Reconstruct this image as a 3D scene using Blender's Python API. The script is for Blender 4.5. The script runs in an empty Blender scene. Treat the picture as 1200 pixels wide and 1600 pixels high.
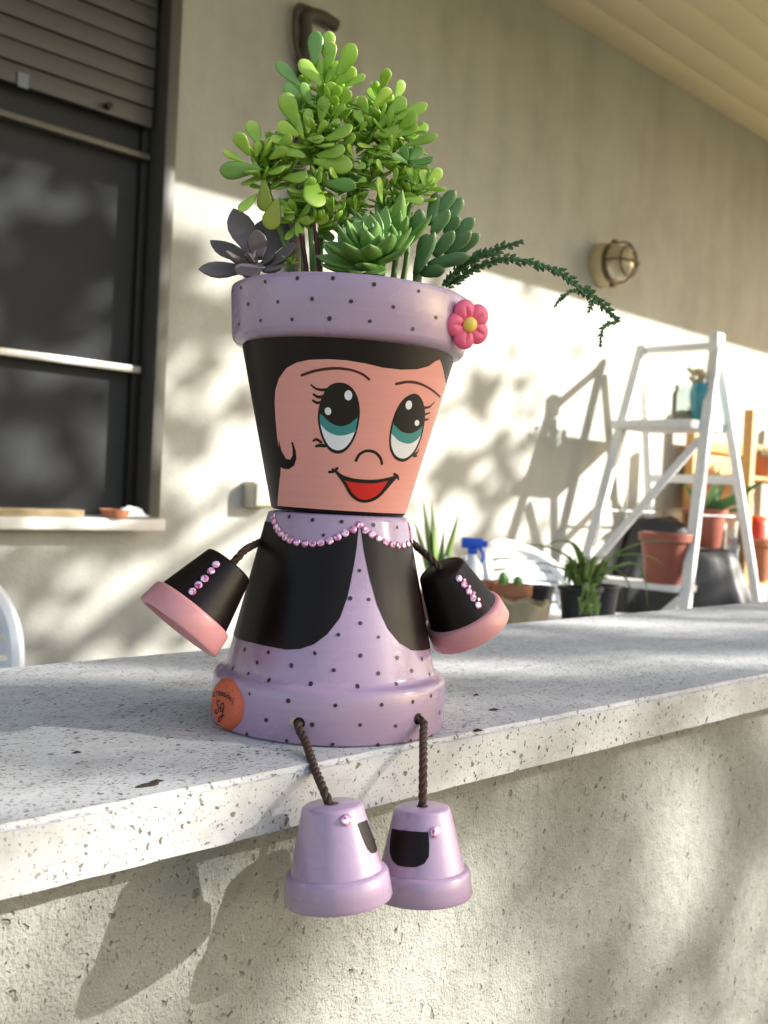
import bpy, bmesh, math, random
from mathutils import Vector, Matrix, noise
from mathutils.geometry import delaunay_2d_cdt
random.seed(7)
C = bpy.context.scene.collection
SC = bpy.context.scene
R = math.radians
PI = math.pi
V = Vector

# ------------------------------------------------------------------ camera, world, sun, exposure
FPX = 1600.0                       # focal length in pixels of the 1200 px wide photograph
AL, PIT, ROLL = R(44.6), R(1.11), math.atan(.05)
TOPZ = 1.0                         # top of the coping above the terrace floor
CAM = V((0, 0, TOPZ + .141))
_F = V((math.sin(AL) * math.cos(PIT), math.cos(AL) * math.cos(PIT), -math.sin(PIT)))
_R0 = V((math.cos(AL), -math.sin(AL), 0)); _U0 = _R0.cross(_F)
_R = _R0 * math.cos(ROLL) + _U0 * math.sin(ROLL); _U = _U0 * math.cos(ROLL) - _R0 * math.sin(ROLL)
cd = bpy.data.cameras.new('camera'); cam = bpy.data.objects.new('camera', cd); C.objects.link(cam)
cam.matrix_world = Matrix(((_R.x, _U.x, -_F.x, CAM.x), (_R.y, _U.y, -_F.y, CAM.y), (_R.z, _U.z, -_F.z, CAM.z), (0, 0, 0, 1)))
cd.sensor_fit = 'HORIZONTAL'; cd.sensor_width = 36; cd.lens = FPX / 1200 * 36
cd.clip_start = .02; cd.clip_end = 600
cd.dof.use_dof = True; cd.dof.focus_distance = .575; cd.dof.aperture_fstop = cd.lens / 2.5
SC.camera = cam
SUN_EL = R(24)
SUN = V((math.cos(SUN_EL) * math.sin(R(45)), -math.cos(SUN_EL) * math.cos(R(45)), math.sin(SUN_EL)))   # towards the sun
w = bpy.data.worlds.new('World'); SC.world = w; w.use_nodes = True
nt = w.node_tree; bg = nt.nodes['Background']
sky = nt.nodes.new('ShaderNodeTexSky'); sky.sky_type = 'NISHITA'; sky.sun_disc = False
sky.sun_elevation = SUN_EL; sky.sun_rotation = math.atan2(SUN.x, SUN.y); sky.air_density = 1.0; sky.dust_density = 2.5; sky.ozone_density = .6
nt.links.new(sky.outputs[0], bg.inputs[0]); bg.inputs[1].default_value = .125
sl = bpy.data.lights.new('sun', 'SUN'); sl.energy = 5.0; sl.angle = R(.5); sl.color = (1, .975, .925)
so = bpy.data.objects.new('sun', sl); C.objects.link(so); so.rotation_euler = SUN.to_track_quat('Z', 'Y').to_euler(); so.location = (6, -6, 6)
vs = SC.view_settings; vs.view_transform = 'Standard'; vs.look = 'None'; vs.gamma = 1; vs.use_curve_mapping = False
vs.exposure = 1.35
SC.cycles.use_denoising = True
SC.cycles.max_bounces = 8; SC.cycles.diffuse_bounces = 5; SC.cycles.caustics_reflective = False; SC.cycles.caustics_refractive = False
SC.cycles.sample_clamp_indirect = 6

# ------------------------------------------------------------------ measuring helpers
def ray(x, y): return _F + _R * ((x - 600) / FPX) + _U * ((800 - y) / FPX)
def at(x, y, Z): return CAM + ray(x, y) * Z                   # point of the place at depth Z metres
def on_n(x, y, n):                                            # point of the place on the plane y = n
    d = ray(x, y); return CAM + d * ((n - CAM.y) / d.y)
def on_z(x, y, z):
    d = ray(x, y); return CAM + d * ((z - CAM.z) / d.z)

# ------------------------------------------------------------------ materials
def nodes(name):
    m = bpy.data.materials.new(name); m.use_nodes = True
    t = m.node_tree; return m, t, t.nodes['Principled BSDF'], t.nodes['Material Output']
def N(t, typ, **kw):
    n = t.nodes.new(typ)
    for k, v in kw.items():
        if k in n.inputs: n.inputs[k].default_value = v
        else: setattr(n, k, v)
    return n
def ramp(t, fac, stops, interp='LINEAR'):
    r = t.nodes.new('ShaderNodeValToRGB'); r.color_ramp.interpolation = interp
    while len(r.color_ramp.elements) < len(stops): r.color_ramp.elements.new(.5)
    for e, (p, c) in zip(r.color_ramp.elements, stops):
        e.position = p; e.color = (*c, 1) if len(c) == 3 else c
    t.links.new(fac, r.inputs[0]); return r.outputs[0]
def pos(t, scale=(1, 1, 1), obj=False):
    g = t.nodes.new('ShaderNodeTexCoord') if obj else t.nodes.new('ShaderNodeNewGeometry')
    mp = t.nodes.new('ShaderNodeMapping'); mp.inputs['Scale'].default_value = scale
    t.links.new(g.outputs['Object' if obj else 'Position'], mp.inputs[0]); return mp.outputs[0]
def noi(t, vec, scale, detail=3, rough=.55):
    n = N(t, 'ShaderNodeTexNoise', Scale=scale, Detail=detail, Roughness=rough); t.links.new(vec, n.inputs['Vector']); return n.outputs['Fac']
def mixc(t, fac, a, b, mode='MIX'):
    m = t.nodes.new('ShaderNodeMix'); m.data_type = 'RGBA'; m.blend_type = mode
    for s, v in ((0, fac), (6, a), (7, b)):
        if hasattr(v, 'is_linked'): t.links.new(v, m.inputs[s])
        else: m.inputs[s].default_value = v if s == 0 else ((*v, 1) if len(v) == 3 else v)
    return m.outputs[2]
def math_(t, op, a, b=0.0):
    m = t.nodes.new('ShaderNodeMath'); m.operation = op
    for i, v in enumerate((a, b)):
        if hasattr(v, 'is_linked'): t.links.new(v, m.inputs[i])
        else: m.inputs[i].default_value = v
    return m.outputs[0]
def bump(t, bs, h, strength, dist, prev=None):
    b = N(t, 'ShaderNodeBump', Strength=strength, Distance=dist); t.links.new(h, b.inputs['Height'])
    if prev: t.links.new(prev, b.inputs['Normal'])
    t.links.new(b.outputs[0], bs.inputs['Normal']); return b.outputs[0]
def simple(name, col, rough=.5, var=.12, vscale=30, bmp=0, bscale=200, metal=0, coat=0, spec=.5, obj=False, bd=.001):
    m, t, b, o = nodes(name)
    p = pos(t, obj=obj)
    f = noi(t, p, vscale, 4)
    c = mixc(t, f, tuple(x * (1 - var) for x in col), tuple(min(1, x * (1 + var)) for x in col))
    t.links.new(c, b.inputs['Base Color'])
    b.inputs['Roughness'].default_value = rough; b.inputs['Metallic'].default_value = metal
    b.inputs['Coat Weight'].default_value = coat; b.inputs['Coat Roughness'].default_value = .12
    b.inputs['Specular IOR Level'].default_value = spec
    if bmp: bump(t, b, noi(t, p, bscale, 3), bmp, bd)
    return m
def paint_mat(name, col, rough=.32, streak=.08, coat=.25, spec=.5):
    # hand-brushed varnished acrylic on terracotta: horizontal brush streaks, slight blotches
    m, t, b, o = nodes(name)
    s = noi(t, pos(t, (16, 16, 430)), 1, 2, .5); l = noi(t, pos(t), 28, 2)
    f = math_(t, 'ADD', math_(t, 'MULTIPLY', s, .6), math_(t, 'MULTIPLY', l, .4))
    c = mixc(t, f, tuple(x * (1 - streak * 1.6) for x in col), tuple(min(1, x * (1 + streak * 1.6)) for x in col))
    t.links.new(c, b.inputs['Base Color'])
    rr = math_(t, 'ADD', math_(t, 'MULTIPLY', l, .25), rough - .12); t.links.new(rr, b.inputs['Roughness'])
    b.inputs['Coat Weight'].default_value = coat; b.inputs['Coat Roughness'].default_value = .18; b.inputs['Specular IOR Level'].default_value = spec
    h = math_(t, 'ADD', s, math_(t, 'MULTIPLY', noi(t, pos(t), 260, 2), .8))
    bump(t, b, h, .13, .0006); return m
def leaf_mat(name, c1, c2, tip=None, rough=.35, trans=.3, length=1.0, coat=.0):
    m, t, b, o = nodes(name)
    oi = t.nodes.new('ShaderNodeObjectInfo')
    n1 = noi(t, pos(t), 90, 2)
    f = math_(t, 'ADD', math_(t, 'MULTIPLY', oi.outputs['Random'], .7), math_(t, 'MULTIPLY', n1, .3))
    c = mixc(t, f, c1, c2)
    if tip:
        tc = t.nodes.new('ShaderNodeTexCoord'); sx = t.nodes.new('ShaderNodeSeparateXYZ'); t.links.new(tc.outputs['Object'], sx.inputs[0])
        r = ramp(t, math_(t, 'DIVIDE', sx.outputs[2], length), [(.55, (0, 0, 0)), (1, (.8, .8, .8))])
        c = mixc(t, r, c, tip)
    t.links.new(c, b.inputs['Base Color']); b.inputs['Roughness'].default_value = rough; b.inputs['Coat Weight'].default_value = coat
    tr = t.nodes.new('ShaderNodeBsdfTranslucent'); t.links.new(c, tr.inputs[0])
    mx = t.nodes.new('ShaderNodeMixShader'); mx.inputs[0].default_value = trans
    t.links.new(b.outputs[0], mx.inputs[1]); t.links.new(tr.outputs[0], mx.inputs[2]); t.links.new(mx.outputs[0], o.inputs[0])
    bump(t, b, noi(t, pos(t), 300, 2), .15, .0005)
    return m
def glass_mat(name, col=(.9, .95, .95), rough=.03, alpha=.75):
    m, t, b, o = nodes(name)
    g = N(t, 'ShaderNodeBsdfGlossy', Roughness=rough); tr = t.nodes.new('ShaderNodeBsdfTransparent'); tr.inputs[0].default_value = (*col, 1)
    fr = N(t, 'ShaderNodeFresnel', IOR=1.5); mx = t.nodes.new('ShaderNodeMixShader')
    t.links.new(math_(t, 'ADD', fr.outputs[0], 1 - alpha - .2), mx.inputs[0]); t.links.new(tr.outputs[0], mx.inputs[1]); t.links.new(g.outputs[0], mx.inputs[2])
    t.links.new(mx.outputs[0], o.inputs[0]); return m

def plaster():
    m, t, b, o = nodes('beige plaster')
    p = pos(t)
    big = noi(t, p, 1.3, 5, .6); mid = noi(t, p, 9, 4)
    st = noi(t, pos(t, (5, 5, .5)), 1.5, 4)
    f = math_(t, 'ADD', math_(t, 'MULTIPLY', big, .5), math_(t, 'ADD', math_(t, 'MULTIPLY', mid, .2), math_(t, 'MULTIPLY', st, .3)))
    c = ramp(t, f, [(.3, (.31, .305, .270)), (.5, (.43, .425, .380)), (.7, (.50, .495, .45))])
    t.links.new(c, b.inputs['Base Color']); b.inputs['Roughness'].default_value = .95; b.inputs['Specular IOR Level'].default_value = .2
    h = math_(t, 'ADD', math_(t, 'MULTIPLY', noi(t, p, 120, 3), .6), math_(t, 'MULTIPLY', noi(t, p, 14, 4), .9))
    bump(t, b, h, .5, .006); return m
def pits_of(t, vec, power, size, soft):
    vo = N(t, 'ShaderNodeTexVoronoi', Scale=1.0); t.links.new(vec, vo.inputs['Vector'])
    sep = t.nodes.new('ShaderNodeSeparateColor'); t.links.new(vo.outputs['Color'], sep.inputs[0])
    d = math_(t, 'SUBTRACT', math_(t, 'MULTIPLY', math_(t, 'POWER', sep.outputs[0], power), size), vo.outputs['Distance'])
    return ramp(t, math_(t, 'ADD', math_(t, 'MULTIPLY', d, 4.0), .5), [(.5, (0, 0, 0)), (.5 + soft, (1, 1, 1))])
def warp(t, amount, scale, sc):
    p = pos(t); nz = N(t, 'ShaderNodeTexNoise', Scale=scale, Detail=3); t.links.new(p, nz.inputs['Vector'])
    a = t.nodes.new('ShaderNodeVectorMath'); a.operation = 'SCALE'; a.inputs['Scale'].default_value = amount; t.links.new(nz.outputs['Color'], a.inputs[0])
    b = t.nodes.new('ShaderNodeVectorMath'); b.operation = 'ADD'; t.links.new(p, b.inputs[0]); t.links.new(a.outputs[0], b.inputs[1])
    m = t.nodes.new('ShaderNodeMapping'); m.inputs['Scale'].default_value = sc; t.links.new(b.outputs[0], m.inputs[0]); return m.outputs[0]
def render_coat():
    m, t, b, o = nodes('pitted render')
    p = pos(t)
    big = pits_of(t, warp(t, .012, 120, (190, 190, 150)), 4.5, .42, .6)
    sml = pits_of(t, warp(t, .006, 260, (420, 420, 360)), 1.6, .40, .6)
    grain = noi(t, p, 520, 3, .6); lump = noi(t, p, 75, 4, .6)
    f = math_(t, 'ADD', math_(t, 'MULTIPLY', noi(t, p, 5, 5, .6), .5), math_(t, 'MULTIPLY', lump, .5))
    c = ramp(t, f, [(.3, (.235, .237, .214)), (.5, (.305, .307, .280)), (.7, (.36, .36, .332))])
    c = mixc(t, math_(t, 'MULTIPLY', grain, .35), c, (.20, .19, .15))
    c = mixc(t, math_(t, 'MULTIPLY', sml, .42), c, (.13, .12, .09))
    c = mixc(t, math_(t, 'MULTIPLY', big, .55), c, (.12, .11, .085))
    t.links.new(c, b.inputs['Base Color']); b.inputs['Roughness'].default_value = .95; b.inputs['Specular IOR Level'].default_value = .2
    h = math_(t, 'ADD', math_(t, 'MULTIPLY', lump, 1.0), math_(t, 'ADD', math_(t, 'MULTIPLY', grain, .5), math_(t, 'ADD', math_(t, 'MULTIPLY', big, -.8), math_(t, 'MULTIPLY', sml, -.35))))
    bump(t, b, h, .85, .0035); return m
def travertine():
    m, t, b, o = nodes('pale pitted stone')
    p = pos(t)
    a = noi(t, pos(t, (150, 620, 480)), 1, 2, .5)
    a2 = noi(t, pos(t, (330, 900, 800)), 1, 2, .5)
    patch = noi(t, pos(t, (6, 12, 12)), 1, 4, .6)
    patch2 = noi(t, pos(t, (18, 45, 45)), 1, 3, .6)
    th = math_(t, 'ADD', math_(t, 'MULTIPLY', patch, .16), math_(t, 'MULTIPLY', patch2, .12))
    s1 = ramp(t, math_(t, 'ADD', a, th), [(.785, (0, 0, 0)), (.825, (1, 1, 1))])
    s2 = ramp(t, math_(t, 'ADD', a2, th), [(.76, (0, 0, 0)), (.81, (.8, .8, .8))])
    topm = math_(t, 'MAXIMUM', s1, s2)
    f1 = pits_of(t, warp(t, .009, 160, (330, 330, 330)), 3.2, .50, .3); f2 = pits_of(t, warp(t, .005, 300, (700, 700, 700)), 2.2, .46, .4)
    dens = ramp(t, math_(t, 'ADD', math_(t, 'MULTIPLY', noi(t, p, 22, 4, .65), .8), math_(t, 'MULTIPLY', noi(t, p, 7, 3), .4)), [(.40, (.3, .3, .3)), (.64, (1, 1, 1))])
    frm = math_(t, 'MULTIPLY', math_(t, 'MAXIMUM', f1, math_(t, 'MULTIPLY', f2, .8)), dens)
    ge = t.nodes.new('ShaderNodeNewGeometry'); sx_ = t.nodes.new('ShaderNodeSeparateXYZ'); t.links.new(ge.outputs['True Normal'], sx_.inputs[0])
    up = ramp(t, sx_.outputs[2], [(.45, (0, 0, 0)), (.8, (1, 1, 1))])
    fewtop = math_(t, 'MULTIPLY', f1, .9)
    pits = math_(t, 'ADD', math_(t, 'MULTIPLY', up, math_(t, 'MAXIMUM', topm, fewtop)), math_(t, 'MULTIPLY', math_(t, 'SUBTRACT', 1.0, up), frm))
    f = math_(t, 'ADD', math_(t, 'MULTIPLY', noi(t, pos(t, (9, 30, 30)), 1, 5, .65), .6), math_(t, 'MULTIPLY', noi(t, p, 60, 4), .4))
    c = ramp(t, f, [(.3, (.37, .365, .35)), (.46, (.50, .50, .49)), (.62, (.575, .575, .565)), (.8, (.51, .48, .42))])
    c = mixc(t, math_(t, 'MULTIPLY', pits, .90), c, (.085, .075, .06))
    t.links.new(c, b.inputs['Base Color']); b.inputs['Roughness'].default_value = .8; b.inputs['Specular IOR Level'].default_value = .3
    h = math_(t, 'ADD', math_(t, 'MULTIPLY', noi(t, p, 130, 4), .5), math_(t, 'MULTIPLY', pits, -1))
    bump(t, b, h, .6, .0015); return m

M = {}
M['plaster'] = plaster(); M['render'] = render_coat(); M['stone'] = travertine()
LIL = (.375, .265, .385)
M['lilac'] = paint_mat('lilac paint', LIL, .27, .06, .35); M['black'] = paint_mat('black brown paint', (.008, .0045, .004), .42, .15, .06, .16)
M['peach'] = paint_mat('peach paint', (.71, .305, .262), .42, .06, .1, .35)
M['pink'] = paint_mat('pink paint', (.60, .265, .275), .36, .05, .2)
M['ink'] = simple('black ink', (.008, .006, .006), .35, spec=.3); M['brow'] = simple('brown ink', (.055, .012, .008), .4, spec=.3)
M['white'] = simple('white paint', (.70, .71, .74), .4, .04); M['teal'] = simple('teal paint', (.03, .22, .22), .4, .06); M['red'] = simple('red paint', (.55, .010, .008), .4, .05)
M['dot'] = simple('dark dot paint', (.018, .010, .016), .4)
M['clay_pink'] = simple('pink polymer clay', (.78, .12, .23), .42, .06, 60, .1, 300); M['clay_yellow'] = simple('yellow polymer clay', (.80, .58, .10), .45, .06)
M['terracotta_badge'] = simple('terracotta badge', (.60, .125, .055), .7, .14, 300, .25, 700)
M['terracotta'] = simple('terracotta', (.50, .20, .10), .85, .14, 25, .15, 150)
M['plastic_pot'] = simple('red brown plastic', (.29, .085, .055), .5, .08, 12)
M['soil'] = simple('potting soil', (.045, .030, .020), .95, .5, 300, 1.0, 400, bd=.004)
M['rope'] = simple('dark brown cord', (.055, .028, .016), .75, .35, 900, .4, 2500)
def gem():
    m, t, b, o = nodes('pink rhinestone')
    b.inputs['Roughness'].default_value = .05; b.inputs['Metallic'].default_value = .4
    b.inputs['Coat Weight'].default_value = 1; b.inputs['Coat Roughness'].default_value = .02
    vo = N(t, 'ShaderNodeTexVoronoi', Scale=620.0); t.links.new(pos(t), vo.inputs['Vector']); sep = t.nodes.new('ShaderNodeSeparateColor'); t.links.new(vo.outputs['Color'], sep.inputs[0])
    t.links.new(ramp(t, sep.outputs[0], [(0, (.40, .06, .20)), (.4, (.80, .30, .52)), (.75, (.95, .62, .80)), (1, (1, .93, .97))]), b.inputs['Base Color']); return m  # facet sparkle put into the colour as random pale and dark cells
M['gem'] = gem()
M['dark_metal'] = simple('dark bronze aluminium', (.02, .019, .017), .5, .1, 20, spec=.2)
M['grey_metal'] = simple('grey olive aluminium', (.075, .072, .06), .5, .1, 20)
M['light_metal'] = simple('pale aluminium rail', (.42, .41, .38), .4, .08, 20, metal=.3)
M['shutter'] = simple('grey roller shutter', (.055, .056, .054), .55, .08, 8)
M['screen'] = simple('dark window screen', (.045, .047, .049), .8, .15, 6, spec=.02)
M['sill'] = simple('white stone sill', (.66, .65, .61), .7, .08, 20, .2, 120)
M['box'] = simple('cream plastic', (.50, .47, .38), .5, .05)
M['pipe'] = simple('rusty conduit', (.055, .042, .030), .7, .35, 60, .2, 300)
M['ceil'] = simple('cream painted boards', (.62, .55, .37), .8, .08, 4, .12, 60)
M['ladder'] = simple('chipped white paint', (.74, .74, .74), .6, .14, 40, .2, 150)
M['chair'] = simple('white plastic', (.74, .76, .78), .4, .04)
M['vinyl'] = simple('black vinyl cover', (.018, .018, .019), .52, .3, 12, .25, 40, bd=.004)
M['pine'] = simple('orange pine wood', (.55, .29, .085), .6, .2, 14)
M['blue'] = simple('blue plastic', (.012, .10, .62), .35, .05); M['white_pl'] = simple('white bottle plastic', (.72, .74, .76), .4, .04)
M['tan'] = simple('tan stoneware', (.46, .36, .21), .75, .3, 30, .2, 80); M['black_pl'] = simple('black plastic pot', (.02, .02, .021), .5, .2)
M['brass'] = simple('aged brass', (.13, .09, .05), .5, .3, 40, metal=.7); M['cream_enamel'] = simple('cream enamel', (.52, .42, .24), .5, .12, 25)
M['lampglass'] = simple('frosted lamp glass', (.48, .40, .25), .12, .08, 20, spec=.8, coat=1)
M['glass'] = glass_mat('clear glass'); M['blueglass'] = simple('blue glass', (.04, .27, .34), .15, .2, 60, spec=.7)
M['dry'] = simple('dried flowers', (.52, .46, .30), .9, .3, 80); M['redcan'] = simple('red plastic', (.62, .06, .02), .45, .1)
M['floor'] = simple('warm terrace tiles', (.26, .24, .20), .7, .14, 3, .1, 50); M['ground'] = simple('garden ground', (.22, .20, .12), .95, .3, 2, .3, 40)
M['bark'] = simple('bark', (.10, .07, .045), .9, .3, 20, .6, 60, bd=.01)
M['tree_leaf'] = leaf_mat('tree leaf', (.035, .075, .018), (.07, .12, .03), None, .5, .25)
JL = .0135
M['jade'] = leaf_mat('bright green leaf', (.29, .52, .05), (.48, .70, .11), (.55, .72, .18), .36, .32, JL)
M['jade_blue'] = leaf_mat('blue green leaf', (.18, .38, .09), (.28, .50, .14), None, .38, .22)
M['jade_inner'] = leaf_mat('inner green leaf', (.27, .50, .05), (.46, .68, .10), None, .36, .38); M['jade_yellow'] = leaf_mat('yellow green leaf', (.30, .40, .035), (.42, .46, .05), None, .36, .3)
M['stem_green'] = leaf_mat('green stem', (.12, .22, .05), (.18, .28, .08), None, .5, .1)
M['rosette'] = leaf_mat('rosette leaf', (.13, .32, .055), (.24, .46, .10), (.19, .30, .10), .42, .2, .020)
M['finger'] = leaf_mat('finger leaf', (.09, .20, .085), (.16, .31, .13), (.13, .20, .07), .42, .12, .016)
M['ghost'] = leaf_mat('grey purple leaf', (.10, .080, .082), (.175, .145, .145), None, .5, .08)
M['chain'] = leaf_mat('chain scale leaf', (.03, .10, .035), (.085, .19, .06), None, .5, .15)
M['pale_aloe'] = leaf_mat('pale aloe leaf', (.24, .38, .10), (.30, .44, .14), None, .45, .3); M['aloe'] = leaf_mat('aloe leaf', (.10, .23, .09), (.16, .30, .12), None, .45, .2); M['spider'] = leaf_mat('spider plant leaf', (.20, .34, .07), (.34, .45, .14), None, .45, .35)

# ------------------------------------------------------------------ mesh helpers
class MB:
    def __init__(s): s.v = []; s.f = []; s.sm = []
    def add(s, vs, fs, smooth=True):
        k = len(s.v); s.v += [V(p) for p in vs]; s.f += [tuple(i + k for i in f) for f in fs]; s.sm += [smooth] * len(fs); return s
    def box(s, lo, hi, mtx=None, bev=0.0):
        lo, hi = V(lo), V(hi)
        bm = bmesh.new(); bmesh.ops.create_cube(bm, size=1)
        for v in bm.verts: v.co = V(((lo.x + hi.x) / 2 + v.co.x * (hi.x - lo.x), (lo.y + hi.y) / 2 + v.co.y * (hi.y - lo.y), (lo.z + hi.z) / 2 + v.co.z * (hi.z - lo.z)))
        if bev: bmesh.ops.bevel(bm, geom=bm.edges[:], offset=bev, segments=2, affect='EDGES', profile=.5)
        bm.verts.index_update(); vs = [(mtx @ v.co) if mtx else v.co.copy() for v in bm.verts]
        s.add(vs, [[v.index for v in f.verts] for f in bm.faces], bool(bev)); bm.free(); return s
    def bar(s, a, b, w, d, ref=(0, 0, 1), bev=.0):
        a, b = V(a), V(b); z = (b - a); L = z.length; z.normalize(); x = V(ref).cross(z)
        if x.length < 1e-4: x = V((1, 0, 0)).cross(z)
        x.normalize(); y = z.cross(x)
        m = Matrix(((x.x, y.x, z.x, a.x), (x.y, y.y, z.y, a.y), (x.z, y.z, z.z, a.z), (0, 0, 0, 1)))
        return s.box((-w / 2, -d / 2, 0), (w / 2, d / 2, L), m, bev)
    def tube(s, path, rad, seg=8, caps=True):
        path = [V(p) for p in path]; n = len(path); rad = rad if isinstance(rad, (list, tuple)) else [rad] * n
        vs = []; t0 = (path[1] - path[0]).normalized(); x = t0.orthogonal().normalized()
        for i, p in enumerate(path):
            t = (path[min(i + 1, n - 1)] - path[max(i - 1, 0)]).normalized(); x = (x - t * x.dot(t)).normalized(); y = t.cross(x)
            for k in range(seg):
                a = 2 * PI * k / seg; vs.append(p + (x * math.cos(a) + y * math.sin(a)) * rad[i])
        fs = [(i * seg + k, i * seg + (k + 1) % seg, (i + 1) * seg + (k + 1) % seg, (i + 1) * seg + k) for i in range(n - 1) for k in range(seg)]
        if caps: fs += [tuple(range(seg))[::-1], tuple((n - 1) * seg + k for k in range(seg))]
        return s.add(vs, fs)
    def lathe(s, prof, seg=48, mtx=None, wob=0.0):
        vs = []; n = len(prof)
        for (r, z) in prof:
            for k in range(seg):
                a = 2 * PI * k / seg
                rr = r * (1 + wob * noise.noise(V((math.cos(a) * 1.5, math.sin(a) * 1.5, z * 40))))
                p = V((rr * math.cos(a), rr * math.sin(a), z)); vs.append(mtx @ p if mtx else p)
        fs = [(i * seg + k, i * seg + (k + 1) % seg, (i + 1) * seg + (k + 1) % seg, (i + 1) * seg + k) for i in range(n - 1) for k in range(seg)]
        return s.add(vs, fs)
    def strip(s, path, width, up, thick=0.0, bend=0.0):       # a leaf blade along a path, folded along its midrib, given thickness
        path = [V(p) for p in path]; n = len(path); vs = []; fs = []
        for i, p in enumerate(path):
            t = (path[min(i + 1, n - 1)] - path[max(i - 1, 0)]).normalized(); x = t.cross(V(up))
            x = x.normalized() if x.length > 1e-5 else V((1, 0, 0)); y = x.cross(t)
            wd = width[i] / 2
            vs += [p - x * wd + y * bend * wd, p, p + x * wd + y * bend * wd, p - y * thick * min(1, wd * 2 / max(width))]
        for i in range(n - 1):
            a, b = i * 4, (i + 1) * 4
            fs += [(a, a + 1, b + 1, b), (a + 1, a + 2, b + 2, b + 1), (a + 2, a + 3, b + 3, b + 2), (a + 3, a, b, b + 3)]
        return s.add(vs, fs)

def mesh(name, mb, mat, sharp=35):
    me = bpy.data.meshes.new(name); me.from_pydata([tuple(v) for v in mb.v], [], mb.f); me.materials.append(mat)
    me.polygons.foreach_set('use_smooth', mb.sm)
    me.validate(); me.update()
    if sharp: me.set_sharp_from_angle(angle=R(sharp))
    return me
FR = {}                                                       # frame (matrix) of each thing or part
def fr(o): return FR.get(o.name, Matrix.Identity(4))
def obj(name, mb, mat, parent=None, world=True, sharp=35):
    """one mesh object; mb in world coordinates is brought into the parent's frame"""
    if parent is not None and world:
        inv = fr(parent).inverted(); mb.v = [inv @ p for p in mb.v]
    o = bpy.data.objects.new(name, mesh(name, mb, mat, sharp)); C.objects.link(o)
    if parent is not None: o.parent = parent; FR[o.name] = fr(parent).copy()
    return o
def thing(name, label, cat, loc, rotz=0, group=None):
    o = bpy.data.objects.new(name, None); C.objects.link(o); o.empty_display_size = .05
    o.location = loc; o.rotation_euler = (0, 0, rotz); FR[o.name] = Matrix.Translation(loc) @ Matrix.Rotation(rotz, 4, 'Z')
    o['label'] = label; o['category'] = cat
    if group: o['group'] = group
    return o
def single(o, label, cat, group=None):
    o['label'] = label; o['category'] = cat
    if group: o['group'] = group
    return o
def origin_to(o, loc):                                        # put a one-mesh thing's origin at its base
    loc = V(loc); o.data.transform(Matrix.Translation(-loc)); o.location = loc; FR[o.name] = Matrix.Translation(loc); return o
def struct(name, mb, mat):
    o = obj(name, mb, mat); o['kind'] = 'structure'; return o
def inst(name, me, parent, world_m):
    o = bpy.data.objects.new(name, me); C.objects.link(o); o.parent = parent; o.matrix_local = fr(parent).inverted() @ world_m; return o
def frame_m(p, z, x=None):                                    # matrix with local z along a direction
    z = V(z).normalized(); x = V(x) if x is not None else z.orthogonal(); x = x - z * x.dot(z)
    if x.length < 1e-5: x = z.orthogonal()
    x.normalize(); y = z.cross(x)
    return Matrix(((x.x, y.x, z.x, p.x), (x.y, y.y, z.y, p.y), (x.z, y.z, z.z, p.z), (0, 0, 0, 1)))
def bez(pts, n=16):                                           # smooth curve through points (Catmull-Rom)
    pts = [V(p) for p in pts]; P = [pts[0] * 2 - pts[1]] + pts + [pts[-1] * 2 - pts[-2]]; out = []
    for i in range(1, len(P) - 2):
        for k in range(n):
            t = k / n; a, b, c, d = P[i - 1:i + 3]
            out.append(.5 * ((2 * b) + (c - a) * t + (2 * a - 5 * b + 4 * c - d) * t * t + (3 * b - a - 3 * c + d) * t ** 3))
    return out + [pts[-1]]

# ================================================================== THE SETTING
WN = 2.5                                                      # the house wall's plane
g = MB(); g.add([(-150, -150, -.02), (150, -150, -.02), (150, 150, -.02), (-150, 150, -.02)], [(0, 1, 2, 3)], False); struct('garden_ground', g, M['ground'])
FL = .46                                                      # inner face of the parapet wall bounds the terrace
g = MB().box((-4, .60, -.015), (9, WN, 0)); struct('terrace_floor', g, M['floor'])

# house wall with the window opening
wr0 = on_n(258, 400, WN).x; wl0 = wr0 - 1.55; wb = on_n(120, 806, WN).z; wt = 2.52
CEIL = 3.07
hw = thing('house_wall', 'beige plastered house wall with leaf shadows behind the terrace', 'wall', (1, WN, 0))
g = MB(); T = .30
for (x0, x1, z0, z1) in ((-4, wl0, 0, CEIL + .2), (wl0, wr0, 0, wb), (wl0, wr0, wt, CEIL + .2), (wr0, 9, 0, CEIL + .2)):
    g.add([(x0, WN, z0), (x1, WN, z0), (x1, WN, z1), (x0, WN, z1), (x0, WN + T, z0), (x1, WN + T, z0), (x1, WN + T, z1), (x0, WN + T, z1)],
          [(0, 1, 2, 3), (5, 4, 7, 6), (4, 0, 3, 7), (1, 5, 6, 2), (3, 2, 6, 7), (4, 5, 1, 0)], False)
bm = bmesh.new(); me_ = bpy.data.meshes.new('tmp'); me_.from_pydata([tuple(v) for v in g.v], [], g.f); bm.from_mesh(me_)
bmesh.ops.remove_doubles(bm, verts=bm.verts, dist=1e-4)
g = MB(); bm.verts.index_update(); g.add([v.co.copy() for v in bm.verts], [[v.index for v in f.verts] for f in bm.faces], False); bm.free()
obj('plaster', g, M['plaster'], hw)

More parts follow.
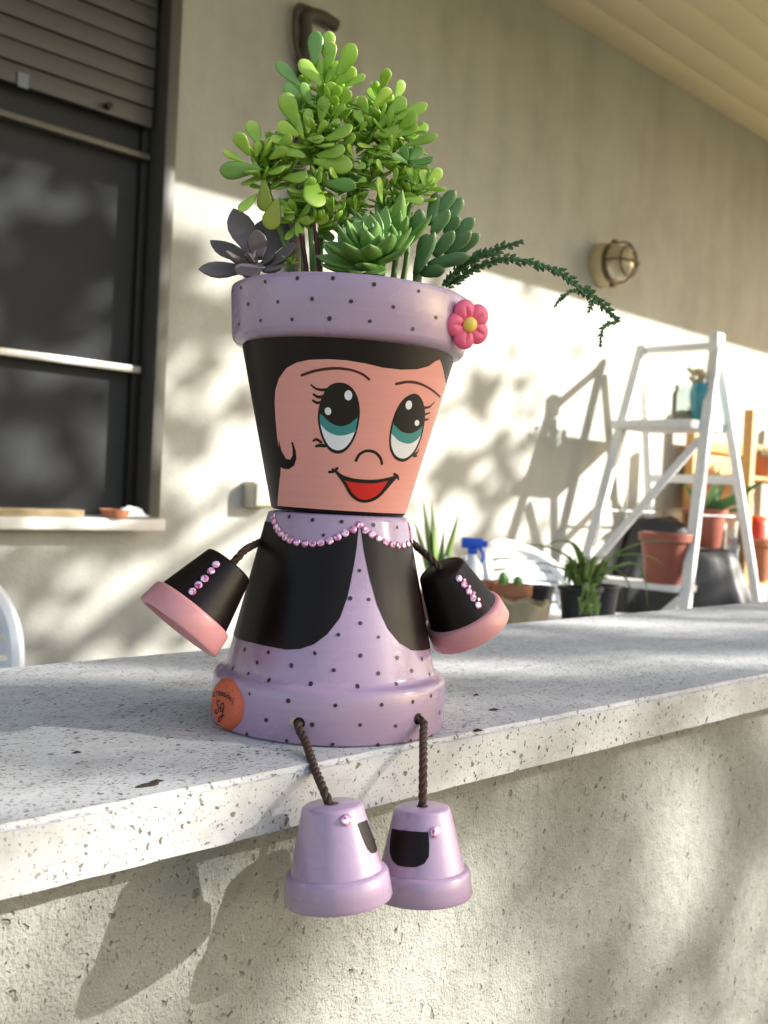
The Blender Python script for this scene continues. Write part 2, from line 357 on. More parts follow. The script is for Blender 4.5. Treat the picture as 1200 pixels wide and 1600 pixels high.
# porch ceiling: boards running along the wall
ce = thing('porch_ceiling', 'cream boarded porch ceiling meeting the beige wall at top', 'ceiling', (2, WN, CEIL))
EAVE = .92
bw = (WN - EAVE) / 11
for i in range(11):
    n0 = EAVE + i * bw; dz = 0
    obj('board', MB().box((-4, n0 + .0004, CEIL + dz), (9, n0 + bw - .0004, CEIL + .02), None, .0006), M['ceil'], ce)
obj('roof_slab', MB().box((-4, EAVE - .02, CEIL + .022), (9, WN + .3, CEIL + .2)), M['ceil'], ce)
obj('fascia', MB().box((-4, EAVE - .045, CEIL - .07), (9, EAVE - .021, CEIL + .2), None, .004), M['ceil'], ce)

# parapet
N1, N2, TH = .392, .719, .030
pw = thing('parapet_wall', 'low pitted render wall topped with a pale stone slab', 'wall', (0, .55, 0))
WF = N1 + .033
obj('render_coat', MB().box((-3, WF, 0), (6, N2 - .03, TOPZ - TH)), M['render'], pw)
bm = bmesh.new(); bmesh.ops.create_cube(bm, size=1)
for v in bm.verts: v.co = V((1.5 + v.co.x * 9, (N1 + N2) / 2 + v.co.y * (N2 - N1), TOPZ - TH / 2 + v.co.z * TH))
bmesh.ops.subdivide_edges(bm, edges=[e for e in bm.edges if abs((e.verts[0].co - e.verts[1].co).x) > 1], cuts=900)
bmesh.ops.bevel(bm, geom=[e for e in bm.edges if abs((e.verts[0].co - e.verts[1].co).x) > .001 and abs((e.verts[0].co - e.verts[1].co).y) < 1e-6 and len(e.link_faces) == 2 and e.calc_face_angle() > 1 and e.verts[0].co.z > TOPZ - TH / 2], offset=.0028, segments=3, affect='EDGES')
for v in bm.verts:                                            # worn edges
    q = v.co
    if abs(q.y - N1) < .004: q.y += .0006 * noise.noise(q * 40) + .0005 * noise.noise(q * 130)
    if abs(q.y - N1) < .004 or abs(q.y - N2) < .004: q.z += .0004 * noise.noise(q * 60)
bm.verts.index_update(); g = MB().add([v.co.copy() for v in bm.verts], [[v.index for v in f.verts] for f in bm.faces]); bm.free()
obj('coping_slab', g, M['stone'], pw, sharp=50)
for (x, y, r_) in ((233, 1226, .0042), (221, 1229, .0026), (245, 1221, .0028), (771, 1109, .0038), (746, 1141, .0030), (120, 1176, .0020), (744, 1086, .0022)):  # dark patches laid on the slab for its larger pits
    q = on_z(x, y, TOPZ); nb_ = 14
    g = MB().add([q + V((0, 0, .0012))] + [q + V((r_ * 1.5 * math.cos(2 * PI * k / nb_) * (1 + .5 * noise.noise(V((k * .9, x, 1)))), r_ * .8 * math.sin(2 * PI * k / nb_) * (1 + .6 * noise.noise(V((k * 1.3, y, 5)))), -.0002)) for k in range(nb_)], [(0, 1 + k, 1 + (k + 1) % nb_) for k in range(nb_)])
    obj('dark_spot', g, M['soil'], pw)

# ---- window with its roller shutter
wn = thing('window', 'dark framed window with roller shutter half down and screened panes', 'window', (wl0 + .7, WN, wb))
fx = on_n(240, 400, WN).x                                     # inner edge of the casing
g = MB().box((fx, WN - .035, wb), (wr0, WN + .09, wt), None, .004); obj('frame', g, M['grey_metal'], wn)
g = MB().box((wl0, WN - .035, wb), (wl0 + .06, WN + .09, wt), None, .004); obj('frame', g, M['grey_metal'], wn)
g = MB().box((wl0 + .06, WN - .02, wt - .05), (fx, WN + .09, wt), None, .004); obj('frame', g, M['grey_metal'], wn)
sx = on_n(206, 500, WN + .05).x
g = MB().box((sx, WN + .035, wb + .002), (fx - .002, WN + .075, wt - .052), None, .003); obj('sash_stile', g, M['dark_metal'], wn)
obj('sash_stile', MB().box((wl0 + .062, WN + .035, wb + .002), (wl0 + .12, WN + .075, wt - .052), None, .003), M['dark_metal'], wn)
def zw(x, y): return on_n(x, y, WN + .03).z
for (za, zb, nm, mt) in ((zw(200, 234), zw(200, 244), 'rail', 'grey_metal'), (zw(200, 571), zw(200, 582), 'rail', 'light_metal')):
    obj(nm, MB().box((wl0 + .122, WN + .012, zb), (on_n(228, 500, WN).x, WN + .034, za), None, .003), M[mt], wn)
obj('pane', MB().box((wl0 + .12, WN + .055, wb + .002), (sx, WN + .062, zw(200, 576))), M['screen'], wn)
obj('pane', MB().box((wl0 + .12, WN + .055, zw(200, 573)), (sx, WN + .062, wt - .052)), M['screen'], wn)
z = zw(215, 198); pit = .054; k = 0
while z < wt - .06:
    b_ = obj('shutter_slat', MB().box((wl0 + .065, WN + .012 - .002 * (k % 2), z + .0016), (fx - .014, WN + .028, min(z + pit - .0016, wt - .053)), None, .004), M['shutter'], wn); z += pit; k += 1
g = MB().tube([V((on_n(170, 172, WN).x, WN + .013, zw(170, 172))), V((on_n(170, 172, WN).x, WN - .006, zw(170, 172)))], .009, 12); obj('shutter_stop', g, M['dark_metal'], wn)
p = on_n(36, 126, WN + .01); obj('sticker', MB().box((p.x - .014, WN + .008, p.z - .018), (p.x + .014, WN + .0095, p.z + .018)), simple('pale blue sticker', (.14, .17, .20), .5), wn)
sl_ = wr0 - .005
obj('sill', MB().box((wl0 - .05, WN - .075, wb - .034), (sl_, WN - .036, wb - .001), None, .004), M['sill'], wn)

# things on the sill
def on_sill(x): return on_n(x, 805, WN - .055)
p = on_sill(70); tr = MB()
tr.box((p.x - .13, WN - .072, wb), (p.x + .10, WN - .02, wb + .008), None, .003)
for q in ((p.x - .13, p.x - .12, WN - .072, WN - .02), (p.x + .09, p.x + .10, WN - .072, WN - .02), (p.x - .12, p.x + .09, WN - .072, WN - .066), (p.x - .12, p.x + .09, WN - .028, WN - .02)):
    tr.box((q[0], q[2], wb + .008), (q[1], q[3], wb + .018), None, .002)
single(origin_to(obj('wooden_tray', tr, M['tan']), (p.x, WN - .06, wb)), 'tan wooden tray lying on the white window sill', 'tray')
p = on_sill(178)
single(origin_to(obj('saucer', MB().lathe([(0, wb), (.03, wb), (.042, wb + .022), (.039, wb + .022), (.028, wb + .005), (0, wb + .005)], 28, Matrix.Translation((p.x, WN - .06, 0))), M['terracotta']), (p.x, WN - .06, wb)), 'small brown saucer on the window sill beside the tray', 'saucer')
p = on_sill(205); rg = MB(); k = 12
rg.add([(p.x - .05 + .1 * i / k, WN - .085 + .07 * j / k, wb + .004 + .020 * (1 - ((i / k - .5) * 2) ** 2) * (1 - ((j / k - .5) * 2) ** 2) * (1 + 1.4 * noise.noise(V((i * .4, j * .4, 1))))) for i in range(k + 1) for j in range(k + 1)] + [(p.x, WN - .06, wb)],
       [(i * (k + 1) + j, (i + 1) * (k + 1) + j, (i + 1) * (k + 1) + j + 1, i * (k + 1) + j + 1) for i in range(k) for j in range(k)])
single(origin_to(obj('cleaning_cloth', rg, M['white_pl']), (p.x, WN - .06, wb)), 'crumpled white cloth at the right end of the window sill', 'cloth')

# ---- conduit and box on the wall
cd0 = on_n(486, 22, WN); cdt = on_n(470, 60, WN); cdb = on_n(432, 770, WN)
cn = thing('conduit_pipe', 'dark rusty conduit pipe with bent top fixed to the wall', 'pipe', (cdt.x, WN, cdb.z))
pth = bez([V((cdt.x + .12, WN - .022, cdt.z + .075)), V((cdt.x + .05, WN - .024, cdt.z + .08)), V((cdt.x - .004, WN - .026, cdt.z + .055)), V((cdt.x, WN - .024, cdt.z)), V((cdt.x, WN - .024, cdt.z - .3)), V((cdt.x, WN - .024, cdb.z))], 8)
obj('pipe', MB().tube(pth, .020, 12), M['pipe'], cn)
pth = bez([V((cdt.x + .02, WN - .02, cdt.z + .09)), V((cdt.x - .04, WN - .03, cdt.z + .075)), V((cdt.x - .052, WN - .03, cdt.z + .01)), V((cdt.x - .035, WN - .03, cdt.z - .06)), V((cdt.x - .01, WN - .03, cdt.z - .09))], 8)
obj('cable', MB().tube(pth, .008, 8), M['pipe'], cn)
for zz in (.35, .75):
    obj('clip', MB().box((cdt.x - .028, WN - .048, cdt.z - zz), (cdt.x + .028, WN, cdt.z - zz + .02), None, .003), M['grey_metal'], cn)
p0 = on_n(396, 752, WN - .05); p1 = on_n(424, 794, WN - .05)
jb = thing('junction_box', 'cream plastic junction box on the wall at the pipe end', 'box', (p0.x, WN, p1.z))
obj('housing', MB().box((p0.x, WN - .055, p1.z), (p0.x + .085, WN, p0.z), None, .006), M['box'], jb)
obj('lid', MB().box((p0.x + .006, WN - .062, p1.z + .006), (p0.x + .079, WN - .0555, p0.z - .006), None, .002), M['box'], jb)

# ---- caged wall lamp
lc = on_n(938, 415, WN); lm = thing('wall_lamp', 'round caged bulkhead lamp on the beige wall', 'lamp', (lc.x, WN, lc.z))
X = Matrix.Translation((lc.x, WN, lc.z)) @ Matrix.Rotation(R(90), 4, 'X')       # local z -> -y (out of the wall)
S = .088
obj('backplate', MB().lathe([(0, 0), (S, 0), (S * 1.04, .015), (S, .052), (S * .93, .062), (0, .062)], 40, X), M['cream_enamel'], lm)
obj('collar', MB().lathe([(S * .80, .060), (S * .97, .0605), (S * .99, .068), (S * .95, .076), (S * .80, .076)], 40, X), M['brass'], lm)
obj('lamp_glass', MB().lathe([(S * .84, .070), (S * .82, .095), (S * .72, .125), (S * .5, .145), (S * .25, .152), (.0005, .154)], 40, X), M['lampglass'], lm)
for a0 in (0, 90):
    path = [X @ V((S * .98 * math.cos(t) * math.cos(R(a0)), S * .98 * math.cos(t) * math.sin(R(a0)), .070 + .098 * math.sin(t) ** .6)) for t in [PI * i / 20 for i in range(21)]]
    obj('cage_bar', MB().tube(path, .0042, 8), M['brass'], lm)
path = [X @ V((S * .72 * math.cos(t), S * .72 * math.sin(t), .140)) for t in [2 * PI * i / 28 for i in range(29)]]
obj('cage_ring', MB().tube(path, .0042, 8), M['brass'], lm)
for a in (90, 270):
    obj('screw_lug', MB().box((-.012, S * .93, .056), (.012, S * 1.12, .078), X @ Matrix.Rotation(R(a - 90), 4, 'Z'), .003), M['brass'], lm)

# ================================================================== THE TERRACE BEHIND THE PARAPET
def pot(name, label, base, r0, r1, h, mat, group=None, rim=.18, soil=True, cat='plant pot'):
    t = thing(name, label, cat, base, 0, group); X = Matrix.Translation(base); rz = h * (1 - rim); k = (r1 - r0) * (1 - rim)
    obj('body', MB().lathe([(0, 0), (r0 * .96, 0), (r0, .004), (r0 + k, rz), (r0 + k - .004, rz), (r0 - .004, .008), (0, .008)], 36, X), mat, t)
    obj('rim', MB().lathe([(r0 + k - .003, rz), (r1 * 1.03, rz + .001), (r1 * 1.06, rz + h * .02), (r1 * 1.08, h - .003), (r1 * 1.06, h), (r1 * .98, h), (r1 * .95, rz)], 36, X), mat, t)
    if soil: obj('soil', MB().lathe([(.0005, h * .86 + .004), (r1 * .5, h * .87), (r1 * .97, h * .85)], 24, X, .02), M['soil'], t)
    return t
def blade(a, b, width, sag, n=10, up=(0, 0, 1), thick=.004, bendv=.25, peak=.3):
    a, b = V(a), V(b); path = []; wd = []
    for i in range(n + 1):
        t = i / n; p = a.lerp(b, t) + V((0, 0, sag * 4 * t * (1 - t))); path.append(p)
        wd.append(width * (min(1, .55 + t / peak * .45) if t < peak else max(.02, (1 - ((t - peak) / (1 - peak)) ** 1.6))))
    side = (b - a).cross(V(up)); u2 = side.cross(b - a)
    return MB().strip(path, wd, u2 if u2.length > 1e-6 else (1, 0, 0), thick, bendv)
def curveleaf(pts, width, thick=.002, bendv=.3):
    path = bez(pts, 6); n = len(path) - 1
    wd = [width * max(.06, min(1, .5 + 2 * i / n) * (1 - (i / n) ** 2.5)) for i in range(n + 1)]
    return MB().strip(path, wd, (path[n // 2] - path[0]).cross(V((.5, .3, 0))).cross(path[n // 2] - path[0]) if False else V((0, 0, 1)) + V((.01, .02, 0)), thick, bendv)

# ---- stepladder: opens along the wall, treads across
lt = at(1008, 543, 4.40); rt = at(1116, 530, 4.13)           # the two top corners
top = (lt.z + rt.z) / 2; uc = (lt.x + rt.x) / 2
ld = thing('stepladder', 'tall white wooden stepladder with platform standing by the wall', 'ladder', (uc, 2.17, 0))
nl, nr = lt.y, rt.y
def stile(side, rear, z):                                     # a point on a stile centre line at height z
    f = (top - z) / top
    n = (nl + .045 * f) if side == 'l' else (nr - .20 * f)
    u = uc + (.42 if rear else -.60) * f
    return V((u, n, z))
for sd in 'lr':
    obj('rail', MB().bar(stile(sd, 0, 0), stile(sd, 0, top), .028, .044, (0, 1, 0), .004), M['ladder'], ld)
    obj('rear_leg', MB().bar(stile(sd, 1, 0), stile(sd, 1, top - .06), .022, .036, (0, 1, 0), .004), M['ladder'], ld)
obj('top_bar', MB().bar(V((uc, nl + .01, top - .02)), V((uc, nr - .01, top - .02)), .030, .026, (0, 0, 1), .003), M['ladder'], ld)
obj('top_cap', MB().box((uc - .03, nr - .022, top - .05), (uc + .03, nr + .022, top + .03), None, .006), M['ladder'], ld)
ZP = CAM.z + .345
def tread(z, depth, nm='tread', th=.024):
    a, b = stile('l', 0, z), stile('r', 0, z)
    return obj(nm, MB().box((a.x - depth * .35, b.y + .012, z - th), (a.x + depth * .65, a.y - .012, z), None, .004), M['ladder'], ld)
tread(ZP, .30, 'platform', .034)
Z2 = on_n(1030, 905, 2.17).z
for z in (Z2, Z2 - .30, Z2 - .60): tread(z, .15)
obj('rear_bar', MB().bar(stile('l', 1, CAM.z + .12), stile('r', 1, CAM.z + .12), .016, .035, (0, 0, 1), .003), M['ladder'], ld)
obj('rear_bar', MB().bar(stile('l', 1, .35), stile('r', 1, .35), .016, .035, (0, 0, 1), .003), M['ladder'], ld)
obj('brace', MB().bar(stile('r', 0, ZP - .07) + V((.02, .03, 0)), stile('l', 0, Z2 + .03) + V((.0, -.02, 0)), .014, .036, (0, 1, 0), .003), M['ladder'], ld)
obj('brace', MB().bar(stile('r', 0, Z2 - .05) + V((.02, .03, 0)), stile('l', 0, Z2 - .55) + V((.0, -.02, 0)), .014, .036, (0, 1, 0), .003), M['ladder'], ld)
obj('spreader', MB().bar(stile('r', 0, Z2 + .27) + V((0, .022, 0)), stile('r', 1, Z2 + .27) + V((0, .022, 0)), .006, .014, (0, 1, 0), .001), M['ladder'], ld)
obj('spreader', MB().bar(stile('l', 0, Z2 + .27) - V((0, .022, 0)), stile('l', 1, Z2 + .27) - V((0, .022, 0)), .006, .014, (0, 1, 0), .001), M['ladder'], ld)

# ---- glass jar with a blue bottle and dried flowers on the platform
jp = V((stile('r', 0, ZP).x + .06, nr + .10, ZP))
jr = thing('glass_jar', 'clear glass jar with dry stems on the ladder platform', 'jar', jp)
X = Matrix.Translation(jp)
obj('jar_wall', MB().lathe([(0, .001), (.044, .001), (.050, .01), (.050, .115), (.040, .135), (.041, .15), (.038, .15), (.037, .134), (.046, .113), (.046, .012), (0, .008)], 32, X), M['glass'], jr)
obj('pebbles', MB().lathe([(0, .009), (.045, .010), (.045, .035), (.03, .048), (.0005, .044)], 20, X, .12), M['tan'], jr)
bp = jp + V((-.020, -.080, 0)); bt = thing('blue_bottle', 'small blue glass bottle standing beside the jar on ladder', 'bottle', bp); X = Matrix.Translation(bp)
obj('bottle_wall', MB().lathe([(0, .001), (.026, .001), (.030, .012), (.036, .05), (.042, .10), (.040, .125), (.034, .145), (.036, .155), (.032, .155), (.030, .14), (0, .12)], 28, X), M['blueglass'], bt)
dp = bp + V((0, 0, .122)); df = thing('dried_flowers', 'cream dried flower bunch stuck into the blue bottle', 'flowers', dp)
st = MB(); hd = MB()
for k in range(26):
    a = random.uniform(0, 2 * PI); rr = random.uniform(0, .08); q = dp + V((rr * math.cos(a), rr * math.sin(a), random.uniform(.035, .085)))
    st.tube([dp + V((random.uniform(-.02, .02), random.uniform(-.02, .02), 0)), q], .0012, 5)
    hd.lathe([(.0004, -.008), (.008, -.005), (.012, .002), (.008, .007), (.0004, .009)], 7, Matrix.Translation(q))
obj('stems', st, M['dry'], df)['kind'] = 'stuff'; obj('flower_heads', hd, M['dry'], df)['kind'] = 'stuff'
rt_ = MB()
for k in range(26):
    x0 = random.uniform(-.16, .10); q = jp + V((x0 * .3, random.uniform(-.06, .06), .004)); q.x = min(q.x, stile('r', 0, ZP).x + .19)
    e = q + V((random.uniform(-.05, .05), random.uniform(-.05, .03), random.uniform(.0, .018))); rt_.tube(bez([q, q.lerp(e, .5) + V((0, 0, .018)), e], 4), .0018, 5)
o_ = obj('dry_roots', rt_, M['dry']); origin_to(o_, jp); single(o_, 'tangle of dry roots on the ladder platform below the jar', 'roots')

# ---- plastic pot on the lower tread
pb = on_n(1036, 900, 2.20); pb.z = Z2; pb.x = stile('r', 0, Z2).x + .035; 
pot('plastic_pot', 'red brown plastic flowerpot on the lower ladder step', V((pb.x, 2.05, Z2)), .078, .100, .195, M['plastic_pot'])

# ---- barbecue under a black cover
bb = at(1052, 860, 4.62); bb.z = 0; bq = thing('barbecue', 'barbecue under a shiny black vinyl cover behind the ladder', 'barbecue', (bb.x, bb.y, 0), R(-45))
g = MB(); nu, nz_ = 64, 22
def cov(a, t):                                                # t 0 at the top, 1 at the hem
    z = 1.075 - .72 * max(0, (t - .3) / .7); 
    c, s_ = math.cos(a), math.sin(a); e = .55
    px = math.copysign(abs(c) ** e, c); py = math.copysign(abs(s_) ** e, s_)
    k = min(1, t / .3); wx = .345 * (.15 + .50 * k if t < .3 else .65 + .35 * min(1, (t - .3) / .35)); wy = .22 * (.2 + .5 * k if t < .3 else .7 + .3 * min(1, (t - .3) / .3))
    if t < .3: z = 1.075 + .012 * (1 - k)
    fold = .034 * math.sin(a * 11 + 2 * noise.noise(V((a, t * 2, 3)))) * max(0, t - .3) + .03 * noise.noise(V((math.cos(a) * 2, math.sin(a) * 2, t * 4)))
    lx = px * (wx + fold); zsh = at(1100, 855, 4.55).z - .014   # the cover sags on to a side shelf, where the aloe pot stands
    if lx > .0: z = min(z, zsh + (1.1 - zsh) * max(0, 1 - lx / .055))
    if lx > .05 and t < .75: return V((lx, py * (wy + fold), min(z, zsh) + .012 * min(1, t * 3) * noise.noise(V((c * 2, s_ * 2, t * 2)))))
    return V((px * (wx + fold), py * (wy + fold), z + .02 * noise.noise(V((c * 2, s_ * 2, t * 2)))))
mm = FR[bq.name]
vs_ = [mm @ cov(2 * PI * k / nu, t / nz_) for t in range(nz_ + 1) for k in range(nu)]
fs_ = [(t * nu + k, t * nu + (k + 1) % nu, (t + 1) * nu + (k + 1) % nu, (t + 1) * nu + k) for t in range(nz_) for k in range(nu)] + [tuple(range(nu))[::-1]]
obj('cover', MB().add(vs_, fs_), M['vinyl'], bq, sharp=0)
for sxx in (-1, 1):
    for syy in (-1, 1): obj('leg', MB().tube([mm @ V((sxx * .27, syy * .15, 0)), mm @ V((sxx * .27, syy * .15, .5))], .015, 8), M['dark_metal'], bq)

# ---- aloe in a brown pot standing on the barbecue's side, pine shelf unit with its pots
ap = at(1100, 836, 4.55); 
su = thing('pine_shelf', 'orange pine shelf unit with pots at the far right', 'shelf', (at(1160, 800, 5.25).x, 2.3, 0))
sa = at(1077, 800, 5.15); n_back = 2.42; n_front = 2.14
ux0 = on_n(1078, 760, n_back).x; ux1 = ux0 + .95
ZS = [.30, .62, CAM.z - .325, CAM.z + .16]
for u_ in (ux0, ux1):
    for n_ in (n_front, n_back):
        obj('post', MB().box((u_ - .022, n_ - .022, 0), (u_ + .022, n_ + .022, CAM.z + (.47 if n_ == n_back else .45)), None, .003), M['pine'], su)
for z in ZS:
    for k in range(3):
        n0 = n_front + .024 + k * .082
        obj('shelf_board', MB().box((ux0 - .02, n0, z - .02), (ux1 + .02, n0 + .078, z), None, .002), M['pine'], su)
obj('back_rail', MB().box((ux0 + .023, n_back - .01, CAM.z + .27), (ux1 - .023, n_back + .01, CAM.z + .34), None, .003), M['pine'], su)
obj('back_panel', MB().box((ux0 + .023, n_back + .011, CAM.z + .0), (ux0 + .42, n_back + .02, CAM.z + .268), None, .001), M['pine'], su)
tb = V((ap.x, ap.y, 0))
ztop = at(1100, 855, 4.55).z
hp = at(1100, 795, 4.55).z - ztop
pot('aloe_pot', 'dark red brown pot holding the spiky aloe behind ladder', V((tb.x, tb.y, ztop)), .072, .092, hp, M['plastic_pot'])
al = thing('aloe_plant', 'blue green aloe with long spiky leaves in brown pot', 'plant', (tb.x, tb.y, ztop + hp * .85))
b0 = V((tb.x, tb.y, ztop + hp * .86))
for (x, y, dz, wd, sg) in ((1127, 724, -.02, .10, .0), (1200, 746, -.1, .075, -.01), (1174, 786, -.12, .085, .02), (1058, 735, .02, .03, 0), (1135, 748, .05, .05, 0), (1080, 790, -.12, .05, .03), (1120, 770, -.1, .05, .0), (1178, 797, -.05, .03, .01), (1108, 775, .1, .05, 0)):
    e = at(x, y, 4.55 + dz); obj('leaf', blade(b0 + (e - b0) * .06, e, wd, sg, up=(.3, -.5, .6), thick=.014), M['aloe'], al)
# pots on the shelves
def sp(x, n, z): q = on_n(x, 800, n); return V((q.x, n, z))
pot('terracotta_pot', 'terracotta pot with dry plant on the upper pine shelf', sp(1188, 2.24, CAM.z + .162), .045, .07, .10, M['terracotta'], 'small terracotta pots')
q = sp(1188, 2.24, CAM.z + .162 + .09); dg = thing('dry_plant', 'dry brown plant in the terracotta pot on shelf', 'plant', q); f_ = MB()
for k in range(60):
    a = random.uniform(0, 2 * PI); e = q + V((.075 * math.cos(a) * random.random(), .075 * math.sin(a) * random.random(), random.uniform(.02, .07))); f_.tube([q + (e - q) * .2, e], .003, 4)
obj('foliage', f_, M['dry'], dg)['kind'] = 'stuff'
q = sp(1170, 2.20, CAM.z + .162 - .16)
q = sp(1180, 2.22, ZS[2] + .002)
pot('planter_pot', 'orange terracotta planter on the lower pine shelf', q, .085, .11, .19, M['terracotta'])
q = sp(1143, 2.20, ZS[2] + .002); jj = thing('soil_jar', 'glass jar full of dark soil on the pine shelf', 'jar', q); X = Matrix.Translation(q)
obj('jar_wall', MB().lathe([(0, .001), (.058, .001), (.062, .01), (.062, .19), (.052, .21), (.053, .235), (.049, .235), (.048, .21), (.058, .188), (.058, .012), (0, .008)], 28, X), M['glass'], jj)
obj('soil', MB().lathe([(0, .010), (.057, .012), (.057, .135), (.03, .142), (.0005, .14)], 20, X, .02), M['soil'], jj)
q = sp(1172, 2.32, CAM.z + .02); 
single(origin_to(obj('watering_can', MB().lathe([(0, ZS[2] + .001), (.07, ZS[2] + .001), (.075, ZS[2] + .02), (.075, ZS[2] + .26), (.055, ZS[2] + .29), (.03, ZS[2] + .30), (0, ZS[2] + .30)], 24, Matrix.Translation((sp(1178, 2.36, 0).x + .02, 2.36, 0))), M['redcan']), (sp(1178, 2.36, 0).x + .02, 2.36, ZS[2])), 'bright red plastic container at the back of pine shelf', 'container')

# ---- white plastic chairs
def chair(label, loc, rz):
    t = thing('garden_chair', label, 'chair', loc, rz, 'white plastic garden chairs'); X = FR[t.name]
    def P(x, y, z): return X @ V((x, y, z))
    W, H, zs = .235, .99, .43
    def back(x, z):                                           # surface of the curved, reclined back
        f = (z - zs) / (H - zs); return P(x, .20 + .13 * f - .10 * (x / W) ** 2 * -1 * -1, z)
    arch = []
    for i in range(41):
        a = PI * i / 40; x = -W * math.cos(a); zt = H - .22 + .22 * abs(math.sin(a)) ** .7; arch.append((x, zt))
    path = [back(-W * .92, zs + .0)] + [back(-W * .98, zs + .2)] + [back(x, z) for x, z in arch] + [back(W * .98, zs + .2), back(W * .92, zs + .0)]
    obj('back_frame', MB().tube(path, .017, 8), M['chair'], t)
    z = zs + .08
    while z < H - .03:
        hw_ = W * .97 if z < H - .22 else W * math.sqrt(max(.02, 1 - ((z - (H - .22)) / .235) ** 2)) * .98
        pts = [back(-hw_ + 2 * hw_ * i / 12, z - .010 * (i / 6 - 1) ** 2 + .01) for i in range(13)]
        m_ = MB()
        for zz in (0,): m_.strip(pts, [.024] * 13, X.to_3x3() @ V((0, -1, .1)), .006, .0)
        obj('back_slat', m_, M['chair'], t); z += .034
    m_ = MB(); n_ = 10
    m_.add([P(-W - .01 + (2 * W + .02) * i / n_, -.24 + .45 * j / n_, zs - .02 * math.sin(PI * i / n_) * math.sin(PI * j / n_)) for i in range(n_ + 1) for j in range(n_ + 1)], [(i * (n_ + 1) + j, (i + 1) * (n_ + 1) + j, (i + 1) * (n_ + 1) + j + 1, i * (n_ + 1) + j + 1) for i in range(n_) for j in range(n_)])
    m_.add([p_ - V((0, 0, .008)) for p_ in m_.v], [f[::-1] for f in m_.f]); obj('seat', m_, M['chair'], t)
    for sx_ in (-1, 1):
        obj('armrest', MB().tube(bez([back(sx_ * W, .68), P(sx_ * (W + .035), .05, .665), P(sx_ * (W + .035), -.18, .645), P(sx_ * (W + .02), -.235, .60), P(sx_ * (W + .01), -.24, zs)], 6), .020, 8), M['chair'], t)
        for (y0, y1) in ((-.22, -.27), (.20, .30)):
            obj('leg', MB().tube([P(sx_ * W, y0, zs), P(sx_ * (W + .03), y1, 0)], [.024, .017], 8), M['chair'], t)
    return t
c1 = at(822, 905, 3.3); chair('white plastic chair with slotted back behind the terracotta bowls', (c1.x, c1.y - .24, 0), R(4))
c2 = at(-262, 905, 1.75); chair('white plastic chair cut off at the left edge of the photo', (c2.x, c2.y - .18, 0), R(-22))

# ---- table hidden behind the parapet, carrying the small things
ZT = .872
tc = at(815, 950, 2.3)
tbl = thing('garden_table', 'low white garden table behind the parapet carrying pots', 'table', (tc.x, tc.y, 0), R(-45))
X = FR[tbl.name]
obj('table_top', MB().box((-.52, -.24, ZT - .025), (.52, .24, ZT), X, .006), M['chair'], tbl)
for a in (-.46, .46):
    for b in (-.19, .19): obj('leg', MB().bar(X @ V((a, b, 0)), X @ V((a, b, ZT - .026)), .035, .035, (0, 1, 0), .004), M['chair'], tbl)
def on_t(x, Z): q = at(x, 900, Z); return V((q.x, q.y, ZT + .001))
q = on_t(801, 2.32); t = pot('terracotta_bowl', 'wide terracotta bowl with two small cacti behind the right arm pot', q, .036, .043, .075, M['terracotta'], rim=.35)
for (dx, h, r) in ((-.020, .034, .011), (.013, .026, .010)):
    b = q + V((dx * .71, -dx * .7, .068)); prof = [(r * .8, 0), (r, h * .4), (r * .9, h * .75), (r * .5, h * .95), (.0004, h)]
    g = MB(); seg = 20; vs_ = []
    for (rr, zz) in prof:
        for k in range(seg): 
            a = 2 * PI * k / seg; r2 = rr * (1 + .12 * (k % 2)); vs_.append(b + V((r2 * math.cos(a), r2 * math.sin(a), zz)))
    g.add(vs_, [(i * seg + k, i * seg + (k + 1) % seg, (i + 1) * seg + (k + 1) % seg, (i + 1) * seg + k) for i in range(len(prof) - 1) for k in range(seg)])
    single(origin_to(obj('cactus', g, M['jade_blue']), b), 'tiny round cactus in terracotta bowl, ' + ('the taller one at left' if dx < 0 else 'the shorter one at right'), 'cactus', 'small cacti in the terracotta bowl')
q = on_t(762, 2.36); pot('terracotta_pot', 'small terracotta pot half hidden behind the black arm pot', q, .03, .04, .075, M['terracotta'], 'small terracotta pots')
q = on_t(822, 2.16); g = MB(); seg = 40; prof = [(0, .0), (.034, 0), (.044, .012), (.052, .034), (.053, .050), (.047, .052), (.044, .03), (0, .02)]; vs_ = []
for i, (rr, zz) in enumerate(prof):
    for k in range(seg):
        a = 2 * PI * k / seg; w_ = 1 + .16 * noise.noise(V((math.cos(a) * 1.6, math.sin(a) * 1.6, 2))) ; vs_.append(q + V((rr * w_ * math.cos(a), rr * w_ * math.sin(a), zz * (1 + .35 * noise.noise(V((math.cos(a) * 2, math.sin(a) * 2, 7)))))))
g.add(vs_, [(i * seg + k, i * seg + (k + 1) % seg, (i + 1) * seg + (k + 1) % seg, (i + 1) * seg + k) for i in range(len(prof) - 1) for k in range(seg)])
single(origin_to(obj('stone_bowl', g, M['tan']), q), 'irregular tan stone bowl in front of the terracotta bowl', 'bowl')
